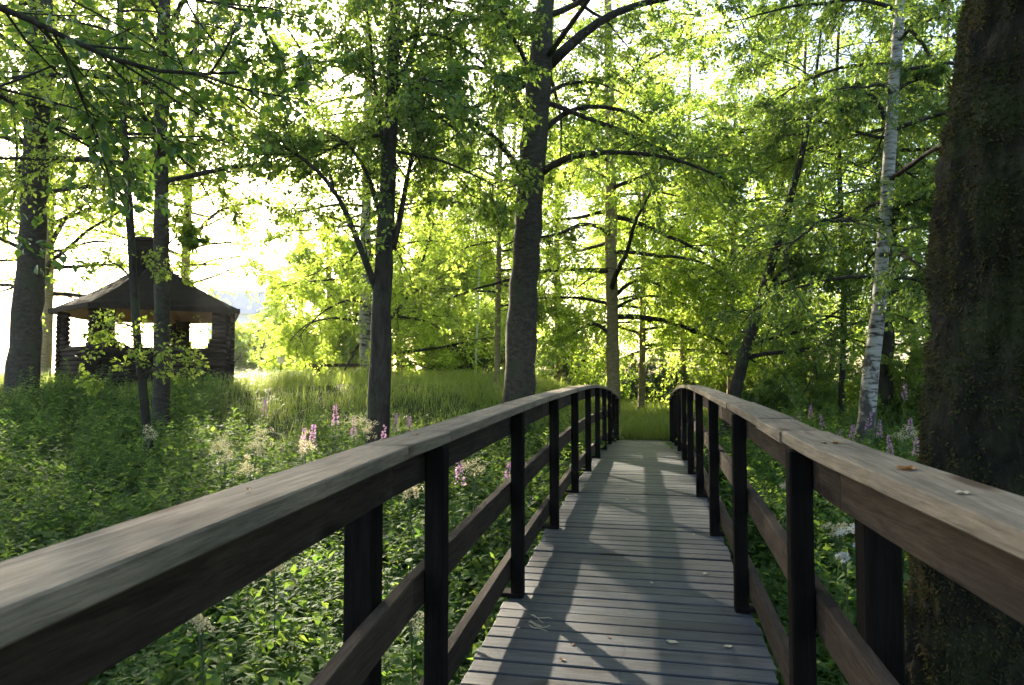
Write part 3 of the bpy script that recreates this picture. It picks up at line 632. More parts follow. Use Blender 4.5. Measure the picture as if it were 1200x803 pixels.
# ------------------------------------------------------------------ the log hut
def cf(x, d, z): return np.array([EYE[0], EYE[1], 0]) + x * RT + d * FW0 + np.array([0, 0, z])
def hut():
    Cx, Cd, Rr = -10.6, 20.1, 3.0
    plan = np.array([(-10.6, 17.0), (-7.52, 18.8), (-8.9, 21.9), (-11.1, 23.0), (-13.3, 21.6), (-12.78, 18.75)]) - (Cx, Cd)
    z0, zpar, zeave, zapex = 1.02, 2.26, 3.2, 4.95
    C0 = cf(Cx, Cd, 0)
    def hexp(rad, i, z): q = plan[i % 6] * (rad / Rr); return cf(Cx + q[0], Cd + q[1], z)
    root = empty('log_hut', (C0[0], C0[1], z0), 'dark six sided log hut with open upper sides, hip roof and chimney on the grass', 'hut')
    rw = Rr - .36; lr = .068
    for i in range(6):
        A, B = hexp(rw, i, 0), hexp(rw, i + 1, 0); u = nrm(B - A); Ls = np.linalg.norm(B - A)
        mb = MB()
        zs = np.arange(z0 - .2 + lr + (i % 2) * lr * .5, zpar, lr * 1.88)
        if i != 3:
            for z in zs:
                e = .16
                mb.tube([A - u * e + [0, 0, z], A + u * Ls * .5 + [0, 0, z], B + u * e + [0, 0, z]], [lr * (1 + rng.normal(0, .03))] * 3, 12)
        else:
            for z in zs:
                mb.tube([A - u * .16 + [0, 0, z], A + u * .55 + [0, 0, z]], [lr] * 2, 12)
        mb.build('wall', M['log'], root, smooth=True)
    for i in range(6):
        A = hexp(rw, i, 0); mb = MB()
        for sgn in (1, -1):
            u = nrm(hexp(rw, i + sgn, 0) - A)
            zs = np.arange(zpar - .02 + (0 if sgn > 0 else lr * .9), zeave + .05, lr * 1.88)
            for q, z in enumerate(zs):
                ln = .42 if q > 1 else .52 - .04 * q
                mb.tube([A - u * .16 + [0, 0, z], A + u * ln + [0, 0, z]], [lr] * 2, 12)
        mb.build('corner_pillar', M['log'], root, smooth=True)
    # roof: six felt slopes with a fascia and boarded soffit
    mb = MB(); n_ = 6
    ring = [hexp(Rr, i, zeave + .10) for i in range(6)]; ap = cf(Cx, Cd, zapex)
    rows = 14; V = []; F = []
    for i in range(6):
        a_, b_ = ring[i], ring[(i + 1) % 6]; base = len(V)
        for rI in range(rows + 1):
            t = rI / rows; sag = -.10 * math.sin(math.pi * t)
            for cI in range(9):
                p = (a_ * (1 - cI / 8) + b_ * cI / 8) * (1 - t) + ap * t; p = p + np.array([0, 0, sag + (.012 * math.sin(rI * 9.1 + cI * 5.3) if 0 < cI < 8 else 0)]); V.append(p)
        for rI in range(rows):
            for cI in range(8):
                j = base + rI * 9 + cI; F.append((j, j + 1, j + 10, j + 9))
    mb.add(np.array(V), np.array(F)); rf = mb.build('roof', M['roof'], root)
    for i in range(6):
        mb = MB(); a_, b_ = hexp(Rr + .01, i, zeave), hexp(Rr + .01, i + 1, zeave); ai, bi = hexp(Rr - .04, i, zeave), hexp(Rr - .04, i + 1, zeave); h = np.array([0, 0, .125])
        mb.add([a_, b_, bi, ai, a_ + h, b_ + h, bi + h, ai + h], [[0, 1, 5, 4], [1, 2, 6, 5], [2, 3, 7, 6], [3, 0, 4, 7], [0, 3, 2, 1], [4, 5, 6, 7]]); mb.build('fascia', M['log'], rf)
    mb = MB(); V = [hexp(Rr - .05, i, zeave + .02) for i in range(6)] + [cf(Cx, Cd, zapex - .35)]
    mb.add(np.array(V), [[(i + 1) % 6, i, 6] for i in range(6)]); mb.build('soffit', M['orange_wood'], root)
    # chimney with flared hood
    mb = MB(); ch = cf(Cx - .02, Cd - .3, -.32); yaw = YAW + .2
    mb.box(ch + [0, 0, 4.75], (.66, .66, 1.3), yaw, .02); 
    mb.box(ch + [0, 0, 5.43], (.78, .78, .1), yaw, .02); mb.box(ch + [0, 0, 5.60], (.64, .64, .24), yaw, .03)
    cm_ = mb.build('chimney', M['roof'], rf)
    mb = MB(); mb.box(ch + [0, 0, 5.75], (.82, .82, .06), yaw, .01); mb.build('chimney_cap', M['black_metal'], root)
    # fire table in the middle
    mb = MB(); mb.tube([C0 + [0, 0, z0 - .1], C0 + [0, 0, z0 + .75]], [.5, .5], 16); mb.tube([C0 + [0, 0, z0 + .75], C0 + [0, 0, z0 + .82]], [.8, .8], 20); mb.build('fire_table', M['log'], root)
hut()

# ------------------------------------------------------------------ lantern, flagpole, timber beam, far house
p = at(329, 450, 26); z = float(gh(p[0], p[1])); 
lam = empty('garden_lantern', (p[0], p[1], z), 'small white garden lantern on a dark post right of the hut', 'lamp')
def L3(x, y, h): return np.array([p[0] + x, p[1] + y, z + h])
mb = MB(); mb.tube([L3(0, 0, -.1), L3(0, 0, 0.72)], [.03, .025], 8); mb.tube([L3(0, 0, 0), L3(0, 0, .2)], [.055, .045], 8); mb.build('post', M['black_metal'], lam)
mb = MB(); mb.tube([L3(0, 0, 0.72), L3(0, 0, 1.05)], [.10, .155], 6); mb.build('lantern', M['lantern_glass'], lam)
mb = MB(); mb.tube([L3(0, 0, 1.05), L3(0, 0, 1.09), L3(0, 0, 1.19), L3(0, 0, 1.25)], [.19, .165, .04, .012], 6); mb.build('cap', M['black_metal'], lam)

a_, b_ = at(557, 448, 27), at(564, 250, 27); g = float(gh(a_[0], a_[1])); fl = empty('flagpole', (a_[0], a_[1], g), 'tall thin pale flagpole left of the tallest trunk', 'flagpole')
mb = MB(); mb.tube([np.array([a_[0], a_[1], g - .2]), a_, (a_ + b_) / 2, b_], [.042, .042, .036, .03], 10); mb.build('pole', M['white_paint'], fl)
mb = MB(); mb.box((a_[0], a_[1], g + .05), (.3, .3, .3), 0, .02); mb.build('base', M['pale_wall'], fl)
mb = MB(); mb.tube([b_, b_ + [0, 0, .05], b_ + [0, 0, .12], b_ + [0, 0, .17]], [.03, .07, .07, .02], 10); mb.build('finial', M['white_paint'], fl)

a_, b_ = at(360, 444, 26), at(442, 447, 25); c = (a_ + b_) / 2; ln = np.linalg.norm((b_ - a_)[:2]); rz = math.atan2(*(b_ - a_)[[1, 0]]); g = float(gh(c[0], c[1]))
be = empty('timber_bench', (c[0], c[1], g), 'long low brown timber bench on the grass behind the dark forked trunk', 'bench')
mb = MB(); mb.box((c[0], c[1], g + .66), (ln, .32, .12), rz, .015); mb.build('seat', M['rail'], be)
for s in (-1, 1):
    mb = MB(); mb.box((c[0] + s * ln * .36 * math.cos(rz), c[1] + s * ln * .36 * math.sin(rz), g + .25), (.16, .3, .70), rz, .01); mb.build('leg', M['post'], be)

def house():
    o = at(286, 438, 95); g = float(gh(o[0], o[1])); root = empty('pale_house', (o[0], o[1], g), 'pale blue house with white window frames in the bright distance right of the hut', 'house')
    rz = YAW + .25; ux = np.array([math.cos(rz), math.sin(rz), 0]); uy = np.array([-math.sin(rz), math.cos(rz), 0])
    def q(x, y, z_): return o * [1, 1, 0] + ux * x + uy * y + np.array([0, 0, g + z_])
    W, D, H, RH = 4.2, 3.6, 8.6, 11.6
    mb = MB(); mb.box(q(0, 0, H / 2 - .5), (W * 2, D * 2, H + 1), rz); mb.add([q(-W, -D, H), q(W, -D, H), q(W, D, H), q(-W, D, H), q(-W, 0, RH - .2), q(W, 0, RH - .2)], [[0, 3, 4], [1, 5, 2]]); mb.build('wall', M['pale_wall'], root)
    mb = MB(); e = .5
    for s in (-1, 1):
        A = [q(-W - e, s * (D + e), H - .45), q(W + e, s * (D + e), H - .45), q(W + e, 0, RH), q(-W - e, 0, RH)]; B_ = [v + np.array([0, 0, .25]) for v in A]
        mb.add(A + B_, [[0, 1, 2, 3], [7, 6, 5, 4], [0, 4, 5, 1], [1, 5, 6, 2], [3, 2, 6, 7], [0, 3, 7, 4]])
    mb.build('roof', M['house_roof'], root)
    for zc in (2.2, 5.4):
        for xc in (-2.6, 0, 2.6):
            mb = MB(); hw, hh = .7, .85
            for dx, dz, sx, sz in ((-hw, 0, .14, hh * 2 + .14), (hw, 0, .14, hh * 2 + .14), (0, hh, hw * 2, .14), (0, -hh, hw * 2, .14), (0, 0, .08, hh * 2)):
                mb.box(q(xc + dx, -D - .05, zc + dz), (sx, .12, sz), rz)
            w = mb.build('window', M['white_paint'], root); mb = MB(); mb.box(q(xc, -D - .02, zc), (hw * 2 - .1, .05, hh * 2 - .1), rz); mb.build('pane', M['glass'], w)
    mb = MB()
    for k in range(13): mb.box(q(-2 + k * 5.2 / 12, -D - 1.2, 4.1), (.06, .06, 1), rz)
    mb.box(q(.6, -D - 1.2, 4.62), (5.4, .1, .08), rz); mb.box(q(.6, -D - .62, 3.55), (5.4, 1.2, .12), rz); mb.build('balcony', M['white_paint'], root)
house()

# ------------------------------------------------------------------ bushes
def bush(label, px, py, d, w, h, leafm, leaf=.06, n=26, dens=(8, 7), nleaf=10):
    p0 = at(px, py, d); z = float(gh(p0[0], p0[1])); p0[2] = z
    root = empty('bush', p0, label, 'bush', 'bushes of the wood')
    az = rng.random(n) * 6.283; pi_ = np.arccos(1 - rng.random(n) * .95); pi_ = np.pi / 2 - pi_
    d_ = np.stack([np.cos(az) * np.cos(pi_) * w / h, np.sin(az) * np.cos(pi_) * w / h, np.sin(pi_) + .25], 1)
    ln = h * np.linalg.norm(nrm(d_) * [w / h, w / h, 1], axis=1) * (.7 + .4 * rng.random(n))
    A = grow(np.tile(p0, (n, 1)) + rng.normal(0, .08, (n, 3)) * [1, 1, 0], d_, ln, 10, .03, .09)
    (lv, lf), B, T = foliate(A, ln, dens, leaf, nleaf, .05, rel=(.4, .45))
    mb = MB(); V, F = tubes(A, np.maximum(ln, .3)[:, None] * np.linspace(.016, .004, 10)[None], 5); mb.add(V, F); V, F = tubes(B, np.ones((len(B), 1)) * np.linspace(.008, .003, 6)[None], 3); mb.add(V, F)
    mb.build('stems', M['twig'], root); mesh_obj('foliage', lv, [lf], leafm, root)
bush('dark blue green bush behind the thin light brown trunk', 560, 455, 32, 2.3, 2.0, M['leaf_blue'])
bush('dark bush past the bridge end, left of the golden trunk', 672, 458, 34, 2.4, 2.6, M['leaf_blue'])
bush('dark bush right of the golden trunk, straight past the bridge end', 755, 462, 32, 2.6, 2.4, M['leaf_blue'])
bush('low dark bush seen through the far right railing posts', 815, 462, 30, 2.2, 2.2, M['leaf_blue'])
bush('grey green bush behind the garden lantern', 310, 450, 44, 2.6, 3.0, M['leaf_blue'], .08)
bush('pale hazy bush beside the right wall of the hut', 268, 452, 36, 2.2, 2.7, M['leaf_mid'], .08)
bush('dark bush at the foot of the leaning tree', 910, 480, 18, 1.6, 1.8, M['leaf_dark'])
bush('leafy bush between the thin upright stem and the white birch', 965, 478, 20, 1.8, 2.2, M['leaf_mid'])
bush('leafy bush in front of the mossy trunk edge, behind the birch', 1068, 500, 15, 1.4, 2.0, M['leaf_mid'])
bush('tall bush between the two middle right trees', 880, 462, 27, 2.2, 3.0, M['leaf_mid'], .07)
bush('bush under the low boughs left of the timber bench', 345, 447, 33, 1.6, 2.0, M['leaf_mid'], .07)

# ------------------------------------------------------------------ undergrowth and grass
def plant_template(kind_, h):
    mb = MB(); n = 7; P = np.zeros((n, 3)); P[:, 2] = np.linspace(0, h, n); P[:, :2] = np.cumsum(rng.normal(0, .02, (n, 2)), 0) * h
    V, F = tubes(P[None], np.linspace(.004, .0015, n)[None], 3)
    if kind_ == 'nettle': m = 14; t = np.repeat(np.linspace(.2, 1, m), 2); az = np.repeat(np.arange(m) * np.pi / 2, 2) + np.tile([0, np.pi], m); sz = .105 * (1.15 - .6 * t); wid = 2.0; el = .1
    elif kind_ == 'willow': m = 42; t = np.linspace(.15, 1, m); az = np.arange(m) * 2.4; sz = .16 * (1.1 - .55 * t); wid = .95; el = .35
    else: m = 26; t = np.linspace(.1, 1, m) ** .8; az = np.arange(m) * 2.4; sz = .095 * (.6 + .7 * rng.random(m)); wid = 2.2; el = .2
    az = az + rng.normal(0, .25, len(az)); el = el + rng.normal(0, .25, len(az))
    p, _ = along(P[None], np.zeros(len(t), int), np.clip(t, 0, .999))
    D = np.stack([np.cos(az) * np.cos(el), np.sin(az) * np.cos(el), np.sin(el)], 1)
    if kind_ == 'broad':
        # leaflets on side stalks
        p = p + D * (.08 + .16 * rng.random(len(p)))[:, None]; D = nrm(D + rng.normal(0, .6, D.shape))
    lv, lf = leaves(p, D, np.array([0, 0, 1.]) + rng.normal(0, .25, D.shape), sz, LANCE, LANCE_F, wid)
    return np.vstack([V, lv]), F, lf + len(V)
def scatter(tmpls, P, sc, mb, tilt=.18):
    which = rng.integers(0, len(tmpls), len(P))
    for k, (V, F4, F3) in enumerate(tmpls):
        s = np.where(which == k)[0]
        if not len(s): continue
        a = rng.random(len(s)) * 6.283; c_, n_ = np.cos(a), np.sin(a)
        x = V[None, :, 0] * c_[:, None] - V[None, :, 1] * n_[:, None]; y = V[None, :, 0] * n_[:, None] + V[None, :, 1] * c_[:, None]; z = np.broadcast_to(V[None, :, 2], x.shape)
        tl = rng.normal(0, tilt, (len(s), 2)); x = x + z * tl[:, :1]; y = y + z * tl[:, 1:]
        W = np.stack([x, y, z], -1) * sc[s][:, None, None] + P[s][:, None]
        off = (np.arange(len(s)) * len(V))[:, None, None]
        mb.add(W.reshape(-1, 3), (F4[None] + off).reshape(-1, 4), (F3[None] + off).reshape(-1, 3))
def in_view(x, y, m=1.0):
    dx, dy = x - EYE[0], y; d = dx * FW0[0] + dy * FW0[1]; l = dx * RT[0] + dy * RT[1]
    return (d > .3) & (np.abs(l) < d * .78 + m)
def field(n, x0, x1, y0, y1, cond):
    x = rng.uniform(x0, x1, n); y = rng.uniform(y0, y1, n); ok = in_view(x, y) & ~((np.abs(x) < .82) & (y < 17.2)) & cond(x, y); x, y = x[ok], y[ok]
    return np.stack([x, y, gh(x, y) - .03], 1)
tm = [plant_template('nettle', .75) for _ in range(4)] + [plant_template('willow', .85) for _ in range(4)] + [plant_template('broad', .55) for _ in range(4)]
def fern_template():
    mb = MB(); n = 9
    for k in range(6):
        az = k * 1.05 + rng.normal(0, .2); A = grow(np.zeros((1, 3)), np.array([[math.cos(az) * .7, math.sin(az) * .7, 1.1]]), np.array([.7]), n, .17, .03)
        V, F = tubes(A, np.ones((1, n)) * .002, 3); t = np.repeat(np.linspace(.15, .99, 17), 2); p, T = along(A, np.zeros(34, int), t); sd = nrm(np.cross(T, [0, 0, 1.])) * np.tile([1, -1], 17)[:, None]
        lv, lf = leaves(p, sd + T * .35, np.array([0, 0, 1.]) + 0 * p, .17 * np.sin(np.pi * np.clip(t * .85 + .1, 0, 1)) + .01, LANCE, LANCE_F, 1.1); mb.add(V, F); mb.add(lv, lf)
    q = [f for f in mb.F if f.shape[1] == 4]; r3 = [f for f in mb.F if f.shape[1] == 3]
    return np.concatenate(mb.V), np.concatenate(q), np.concatenate(r3)
tm += [fern_template() for _ in range(2)]
tl_ = [plant_template('broad', .4) for _ in range(3)] + [plant_template('nettle', .45) for _ in range(3)]
def dcam(x, y): return (x - EYE[0]) * FW0[0] + y * FW0[1]
def lush(x, y):                                   # tall herbs give way to grass up on the bank
    e = np.sin(x * 1.9 + y) * 1.2
    return np.where(x < 0, dcam(x, y) < 12.6 + e * .6 + np.where(x < -2.5, 0, 1.5) + 3.2 * sm(-7.5, -10.5, x), y < 15 + e)
P = field(11500, -17, 9, .6, 16, lush)
keep_ = ~((np.abs(P[:, 0]) < 1.25) & (rng.random(len(P)) < .5)); P = P[keep_]
hs = .75 + .45 * rng.random(len(P)) + .18 * np.sin(P[:, 0] * 1.7 + 1) * np.cos(P[:, 1] * 1.3)
hs *= np.where(np.hypot(P[:, 0] - EYE[0], P[:, 1]) < 3.0, .8, 1)
mb = MB(); scatter(tm, P, hs, mb)
P = field(6000, -17, 9, .6, 16, lush); scatter(tl_, P, .8 + .5 * rng.random(len(P)), mb, .3)
P = field(2600, 1.5, 20, 12, 26, lambda x, y: (y > 14)); scatter(tm[4:], P, .6 + .4 * rng.random(len(P)), mb)
P = field(900, -3.5, 4.5, 18.5, 30, lambda x, y: np.sin(x * 2.1) + np.cos(y * 1.3 + x) > .3); scatter(tm[4:], P, .35 + .4 * rng.random(len(P)), mb)
kind(mb.build('undergrowth', M['forb'], None), 'stuff')

def blades(P, h, w, lean, mb):
    m = len(P); az = rng.random(m) * 6.283; d = np.stack([np.cos(az), np.sin(az), np.zeros(m)], 1); sd = np.stack([-np.sin(az), np.cos(az), np.zeros(m)], 1)
    b = lean * (.3 + rng.random(m))[:, None] * h[:, None]; Z = np.array([0, 0, 1.0]); h = h[:, None]; w = w[:, None]
    p0 = P; p1 = P + Z * h * .55 + d * b * .25; p2 = P + Z * h * (.95 - .25 * lean) + d * b
    V = np.stack([p0 - sd * w, p0 + sd * w, p1 + sd * w * .8, p1 - sd * w * .8, p2], 1)
    o = (np.arange(m) * 5)[:, None]
    mb.add(V.reshape(-1, 3), np.array([[0, 1, 2, 3]]) + o, np.array([[3, 2, 4]]) + o)
mb = MB()
def bank(x, y): return (x < 1) & ~lush(x, y) | ((x >= 1) & (y > 14.5))
P = field(120000, -26, 12, 10, 32, bank); d = dcam(P[:, 0], P[:, 1]); P = P[rng.random(len(P)) < np.clip(1.6 - d / 24, .25, 1)]
blades(P, (.2 + .45 * rng.random(len(P)) ** 1.6) * (1 + .4 * np.sin(P[:, 0] * 2.3) * np.cos(P[:, 1] * 1.9 + P[:, 0])), .004 + .005 * rng.random(len(P)), 1.25, mb)
P = field(60000, -3.5, 5, 16.6, 34, lambda x, y: y > 16.6); blades(P, .2 + .45 * rng.random(len(P)) ** 1.5, .004 + .005 * rng.random(len(P)), .6, mb)
P = field(9000, -4, 5.5, 17.1, 32, lambda x, y: np.sin(x * 3 + y) + np.cos(y * 1.7 - x) > -.2); blades(P, .45 + .5 * rng.random(len(P)), .005 + .007 * rng.random(len(P)), .8, mb)
P = field(14000, -12, -1, 13, 26, lambda x, y: bank(x, y) & (np.sin(x * 2.2 + y) + np.cos(y * 1.4 - x * 1.7) > .2)); blades(P, .35 + .4 * rng.random(len(P)), .004 + .006 * rng.random(len(P)), 1.0, mb)
P = field(26000, -32, 8, 30, 60, lambda x, y: y > 30); blades(P, .35 + .4 * rng.random(len(P)), .012 + .012 * rng.random(len(P)), .6, mb)
kind(mb.build('grass', M['grass'], None), 'stuff')

# ------------------------------------------------------------------ single flowers
def on_ground(px, py, d):
    tip = at(px, py, d); return np.array([tip[0], tip[1], float(gh(tip[0], tip[1])) - .03]), tip
def stemline(b, t, n=8, bow=.04):
    u = np.linspace(0, 1, n)[:, None]; P = b * (1 - u) + t * u; P[:, 0] += bow * np.sin(np.pi * u[:, 0]) * rng.normal(0, 1); return P
def fireweed(px, py, d, label, spike=.26):
    b, t = on_ground(px, py, d); root = empty('fireweed', b, label, 'flower', 'fireweed flowers'); P = stemline(b, t); H = np.linalg.norm(t - b)
    mb = MB(); mb.tube(P, np.linspace(.006, .0025, 8), 5); mb.build('stem', M['stem'], root)
    m = 40; tt = np.linspace(.1, max(.3, 1 - spike / H), m); az = np.arange(m) * 2.4; p, _ = along(P[None], np.zeros(m, int), tt)
    D = np.stack([np.cos(az), np.sin(az), .35 + 0 * az], 1); lv, lf = leaves(p, D, np.array([0, 0, 1.]) + rng.normal(0, .2, D.shape), .13 * (1.1 - .5 * tt), LANCE, LANCE_F); mesh_obj('foliage', lv, [lf], M['forb'], root)
    m = 90; tt = rng.uniform(1 - spike / H, .999, m); az = rng.random(m) * 6.283; p, _ = along(P[None], np.zeros(m, int), tt); out = .045 * (1.15 - (tt - (1 - spike / H)) / (spike / H)) 
    D = np.stack([np.cos(az), np.sin(az), rng.normal(0, .4, m)], 1); p = p + D * out[:, None] * .7
    lv, lf = leaves(p, D + rng.normal(0, .6, D.shape), rng.normal(0, 1, D.shape), .026 * (.6 + .6 * rng.random(m)), KITE, KITE_F, 1.3); mesh_obj('flower_spike', lv, [lf], M['pink'], root)
def cream(px, py, d, label, w=.1, hgt=.13, m_=M['cream'], nm='meadowsweet', grp='cream flower heads'):
    b, t = on_ground(px, py, d); root = empty(nm, b, label, 'flower', grp); P = stemline(b, t - [0, 0, hgt * .6]); 
    mb = MB(); mb.tube(P, np.linspace(.006, .003, 8), 5)
    for k in range(7): q = t + rng.normal(0, 1, 3) * [w * .6, w * .6, hgt * .3]; mb.tube([P[-2], (P[-1] + q) / 2, q], [.003, .002, .0015], 3)
    mb.build('stem', M['stem'], root)
    m = 22; tt = np.linspace(.15, .9, m); az = np.arange(m) * 2.4; p, _ = along(P[None], np.zeros(m, int), tt); D = np.stack([np.cos(az), np.sin(az), .2 + 0 * az], 1)
    lv, lf = leaves(p + D * .06, D + rng.normal(0, .4, D.shape), np.array([0, 0, 1.]) + rng.normal(0, .2, D.shape), .10 * np.ones(m), LANCE, LANCE_F, 2); mesh_obj('foliage', lv, [lf], M['forb'], root)
    m = 520; cl = rng.normal(0, 1, (16, 3)) * [w * .5, w * .5, hgt * .4]; q = t + cl[rng.integers(0, 16, m)] + rng.normal(0, 1, (m, 3)) * [w * .16, w * .16, hgt * .12]
    lv, lf = leaves(q, rng.normal(0, 1, (m, 3)) + [0, 0, .5], rng.normal(0, 1, (m, 3)), .011 * (.6 + .8 * rng.random(m)), KITE, KITE_F, 1.2); mesh_obj('flower_head', lv, [lf], m_, root)
for a in [(393, 474, 9.0, 'tallest pink fireweed spike left of the dark forked trunk'), (368, 498, 8.4, 'pink fireweed right of the pale pink pair, left of the dark trunk'), (356, 503, 8.2, 'pale pink fireweed in the middle of the left flower patch'),
          (414, 489, 9.4, 'pink fireweed beside the white umbel next to the dark trunk'), (451, 499, 8.6, 'deep pink fireweed just in front of the dark trunk foot'), (479, 488, 9.2, 'slim pink fireweed right of the dark trunk above the handrail'), (464, 485, 9.8, 'small budding fireweed close right of the dark trunk'),
          (311, 468, 10.5, 'lone fireweed on the dark grass, leftmost of the pink spikes'), (538, 534, 6.2, 'pink fireweed in the gap left of the second left railing post'), (597, 543, 6.8, 'small pink fireweed low behind the second left railing post'),
          (950, 474, 12.5, 'highest pink fireweed nearest the right handrail'), (937, 485, 12.5, 'lilac fireweed closest to the right handrail'), (961, 486, 12, 'small lilac fireweed in the pale seed heads by the right handrail'), (986, 503, 10.5, 'purple fireweed in front of the thin upright stem'),
          (1000, 498, 11, 'pink fireweed cluster left of the white birch foot'), (1021, 484, 10.5, 'pink fireweed growing in front of the white birch'), (1031, 492, 10.5, 'brightest pink fireweed right of the white birch foot'), (1041, 511, 9.5, 'low purple fireweed below the birch by the handrail'),
          (1067, 490, 9.5, 'pink fireweed left of the mossy trunk edge'), (1073, 511, 8.5, 'purple fireweed closest to the mossy trunk'), (1061, 450, 11.5, 'tallest fireweed standing against dark leaves left of the mossy trunk')]: fireweed(*a)
for a in [(263, 532, 7.2, 'cream flower head brightest in the left undergrowth'), (256, 520, 7.8, 'cream flower head just above the brightest one'), (306, 510, 8.0, 'round greenish cream flower head left of the pink flowers'), (300, 524, 7.6, 'loose cream head under the round one'), (292, 548, 6.6, 'dull cream head closest behind the left handrail'),
          (174, 506, 9.6, 'cream flower head at the foot of the thin crooked stem'), (358, 522, 7.4, 'cream head below the pale pink fireweed'), (424, 492, 8.8, 'wide white umbel touching the dark trunk', .16, .1), (428, 505, 8.4, 'small cream head under the wide white umbel'),
          (322, 664, 4.2, 'cream head under the left handrail, seen between rail and edge', .06, .07), (236, 732, 3.6, 'pale seed head lowest under the left handrail', .05, .07), (480, 574, 5.0, 'tan cream head right of the first left end post', .08, .1), (558, 546, 6.0, 'cream head in the first gap of the left railing'), (482, 715, 3.6, 'tan dry flower head low behind the first left post', .07, .09),
          (1092, 524, 7.2, 'large pale round flower head against the mossy trunk', .17, .16), (1060, 508, 8.8, 'pale flower head left of the large round one', .13, .12), (926, 570, 6.5, 'cream head seen through the right railing below the handrail', .09, .06), (984, 620, 4.8, 'cream umbel left of the white umbels behind the right railing', .09, .06)]: cream(*a)
for a in [(1003, 622, 4.6, 'upper white umbel between the right posts', .09, .05), (990, 652, 4.4, 'lowest small white umbel between the right posts', .04, .035), (1012, 640, 4.5, 'white umbel below the upper one beside the right end post', .05, .04)]: cream(*a, m_=M['white_petal'], nm='yarrow', grp='white umbels')
def tuft(px, py, d, label, h=.55, n=60):
    b = at(px, py, d); b[2] = float(gh(b[0], b[1])); mb = MB(); az = rng.random(n) * 6.283
    d_ = np.stack([np.cos(az) * .4, np.sin(az) * .4, np.ones(n)], 1); A = grow(b + rng.normal(0, .05, (n, 3)) * [1, 1, 0], d_, h * (.7 + .6 * rng.random(n)), 8, .12, .04)
    sd = nrm(np.cross(d_, [0, 0, 1.])); w = np.linspace(1, .08, 8)[None, :, None] * .006
    V = np.stack([A - sd[:, None] * w, A + sd[:, None] * w], 2).reshape(-1, 3); i = np.arange(n)[:, None] * 16 + np.arange(7)[None] * 2; F = np.stack([i, i + 1, i + 3, i + 2], -1).reshape(-1, 4); mb.add(V, F)
    o = mb.build('grass_tuft', M['grass'], None); tag(o, label, 'grass tuft')
tuft(2, 640, 4.6, 'bright arching grass tuft at the left edge above the handrail', .95)
tuft(590, 470, 20, 'pale tall grass tuft at the foot of the thin light brown trunk', .9, 80)

# ------------------------------------------------------------------ fallen leaves on the bridge
def fallen(px, py, surf, label, size, m_, grp='fallen leaves on the bridge'):
    # drop the sight line onto the surface
    lo, hi = .4, 20
    for _ in range(60):
        mid = (lo + hi) / 2; q = at(px, py, mid)
        if q[2] > surf(q[1]): lo = mid
        else: hi = mid
    q = at(px, py, lo); q[2] = float(surf(q[1])) + .004
    az = rng.random() * 6.283; n = 7; g = []; 
    for i in range(n):
        t = i / (n - 1); w = .34 * math.sin(math.pi * min(1, t * 1.02 + .02)) ** .8 * (1 if t < .98 else .1)
        for s in (-1, 0, 1): g.append((t - .5, s * w, .07 * abs(s) * (1 + .4 * math.sin(i * 2.1)) + .12 * (t - .5) ** 2 + .02 * math.sin(3 * i + s)))
    V = np.array(g) * size; c_, s_ = math.cos(az), math.sin(az); V = V @ np.array([[c_, s_, 0], [-s_, c_, 0], [0, 0, 1]]); V[:, 2] -= V[:, 2].min()
    F = [(i * 3 + j, i * 3 + j + 1, i * 3 + j + 4, i * 3 + j + 3) for i in range(n - 1) for j in range(2)]
    root_o = mesh_obj('fallen_leaf', V, [np.array(F)], m_); root_o.location = q
    tag(root_o, label, 'leaf', grp)
dk = lambda y: deck_z(y); rt = lambda y: float(rail_z(y, 1)); rtl = lambda y: float(rail_z(y))
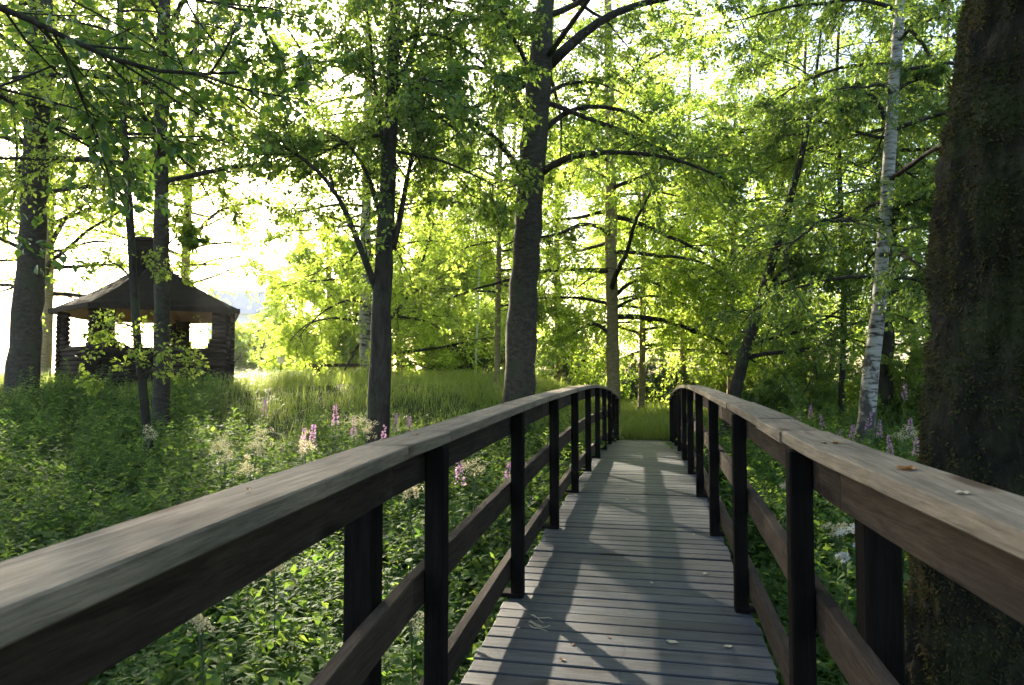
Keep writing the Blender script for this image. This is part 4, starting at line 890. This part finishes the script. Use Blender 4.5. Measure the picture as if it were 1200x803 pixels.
for a in [(1062, 552, rt, 'curled brown leaf on the right handrail beside the mossy trunk', .06, 'dead_leaf'), (1128, 581, rt, 'pale leaf on the right handrail nearest the camera', .035, 'pale_leaf'), (980, 521, rt, 'two toned dry leaf on the right handrail above the second post', .04, 'dead_leaf'), (966, 521, rt, 'tiny dark leaf on the right handrail left of the dry pair', .03, 'dead_leaf'),
          (489, 511, rtl, 'orange brown leaf on the left handrail behind the first post', .03, 'dead_leaf'), (512, 502, rtl, 'tiny leaf scrap on the left handrail past the orange leaf', .02, 'dead_leaf'), (591, 474, rtl, 'dark leaf scrap on the left handrail near the tallest trunk', .03, 'dead_leaf'), (291, 576, rtl, 'small red leaf on the near left handrail', .02, 'dead_leaf'),
          (788, 754, dk, 'pale leaf lowest in the middle of the deck', .06, 'pale_leaf'), (853, 759, dk, 'pale leaf on the deck near the right post foot', .045, 'pale_leaf'), (826, 673, dk, 'cream leaf on the deck left of the second right post', .035, 'pale_leaf'), (764, 684, dk, 'yellowish leaf in the centre of the deck', .03, 'pale_leaf'), (813, 627, dk, 'pale leaf near the third right post', .03, 'pale_leaf'),
          (659, 774, dk, 'brown leaf on the lower left of the deck', .03, 'dead_leaf'), (671, 756, dk, 'dark curled leaf scrap left of the brightest pale leaf', .03, 'dead_leaf'), (607, 737, dk, 'white leaf scrap near the left deck edge', .025, 'pale_leaf'), (675, 581, dk, 'pale leaf at the foot of the fourth left post', .05, 'pale_leaf'), (756, 579, dk, 'brown and pale leaf far up the deck centre', .05, 'dead_leaf'),
          (793, 573, dk, 'brown leaf far up the deck right of centre', .045, 'dead_leaf'), (772, 585, dk, 'dark leaf between the two far brown leaves', .04, 'dead_leaf'), (735, 586, dk, 'yellow leaf far up the deck left of centre', .035, 'pale_leaf'), (812, 652, dk, 'dark red leaf by the right side of the deck', .03, 'dead_leaf'), (707, 698, dk, 'black leaf scrap in the shade of the deck middle', .02, 'dead_leaf'), (714, 748, dk, 'small dark leaf left of the pale leaf in the deck middle', .025, 'dead_leaf')]:
    fallen(*a[:5], M[a[5]])
mb = MB(); q = at(622, 712, 3.62); zz = deck_z(q[1]) + .006
for k in range(5):
    s0 = q * [1, 1, 0] + [rng.normal(0, .03), rng.normal(0, .04), zz]; A = grow(s0[None], np.array([[.6 + rng.normal(0, .3), -.5 + rng.normal(0, .4), .06]]), np.array([.14]), 7, .02, .3)[0]; A[:, 2] = zz + .004 + .006 * np.sin(np.arange(7) * .9 + k); mb.tube(A, np.linspace(.003, .0015, 7), 4)
tag(mb.build('dry_twig', M['pale_leaf'], None), 'small bundle of dry twigs by the second left railing post on the deck', 'twig')

# ------------------------------------------------------------------ evening haze
HZ = 0.0004
if HZ:
    m = bpy.data.materials.new('haze'); m.use_nodes = True; N = m.node_tree.nodes; L = m.node_tree.links
    N.remove(N['Principled BSDF']); v = N.new('ShaderNodeVolumePrincipled'); v.inputs['Density'].default_value = HZ; v.inputs['Color'].default_value = (.92, .95, 1, 1); v.inputs['Anisotropy'].default_value = .55
    L.new(v.outputs[0], N['Material Output'].inputs['Volume'])
    mb = MB(); mb.box((-10, 70, 10), (260, 190, 26)); kind(mb.build('haze', m, None), 'stuff')
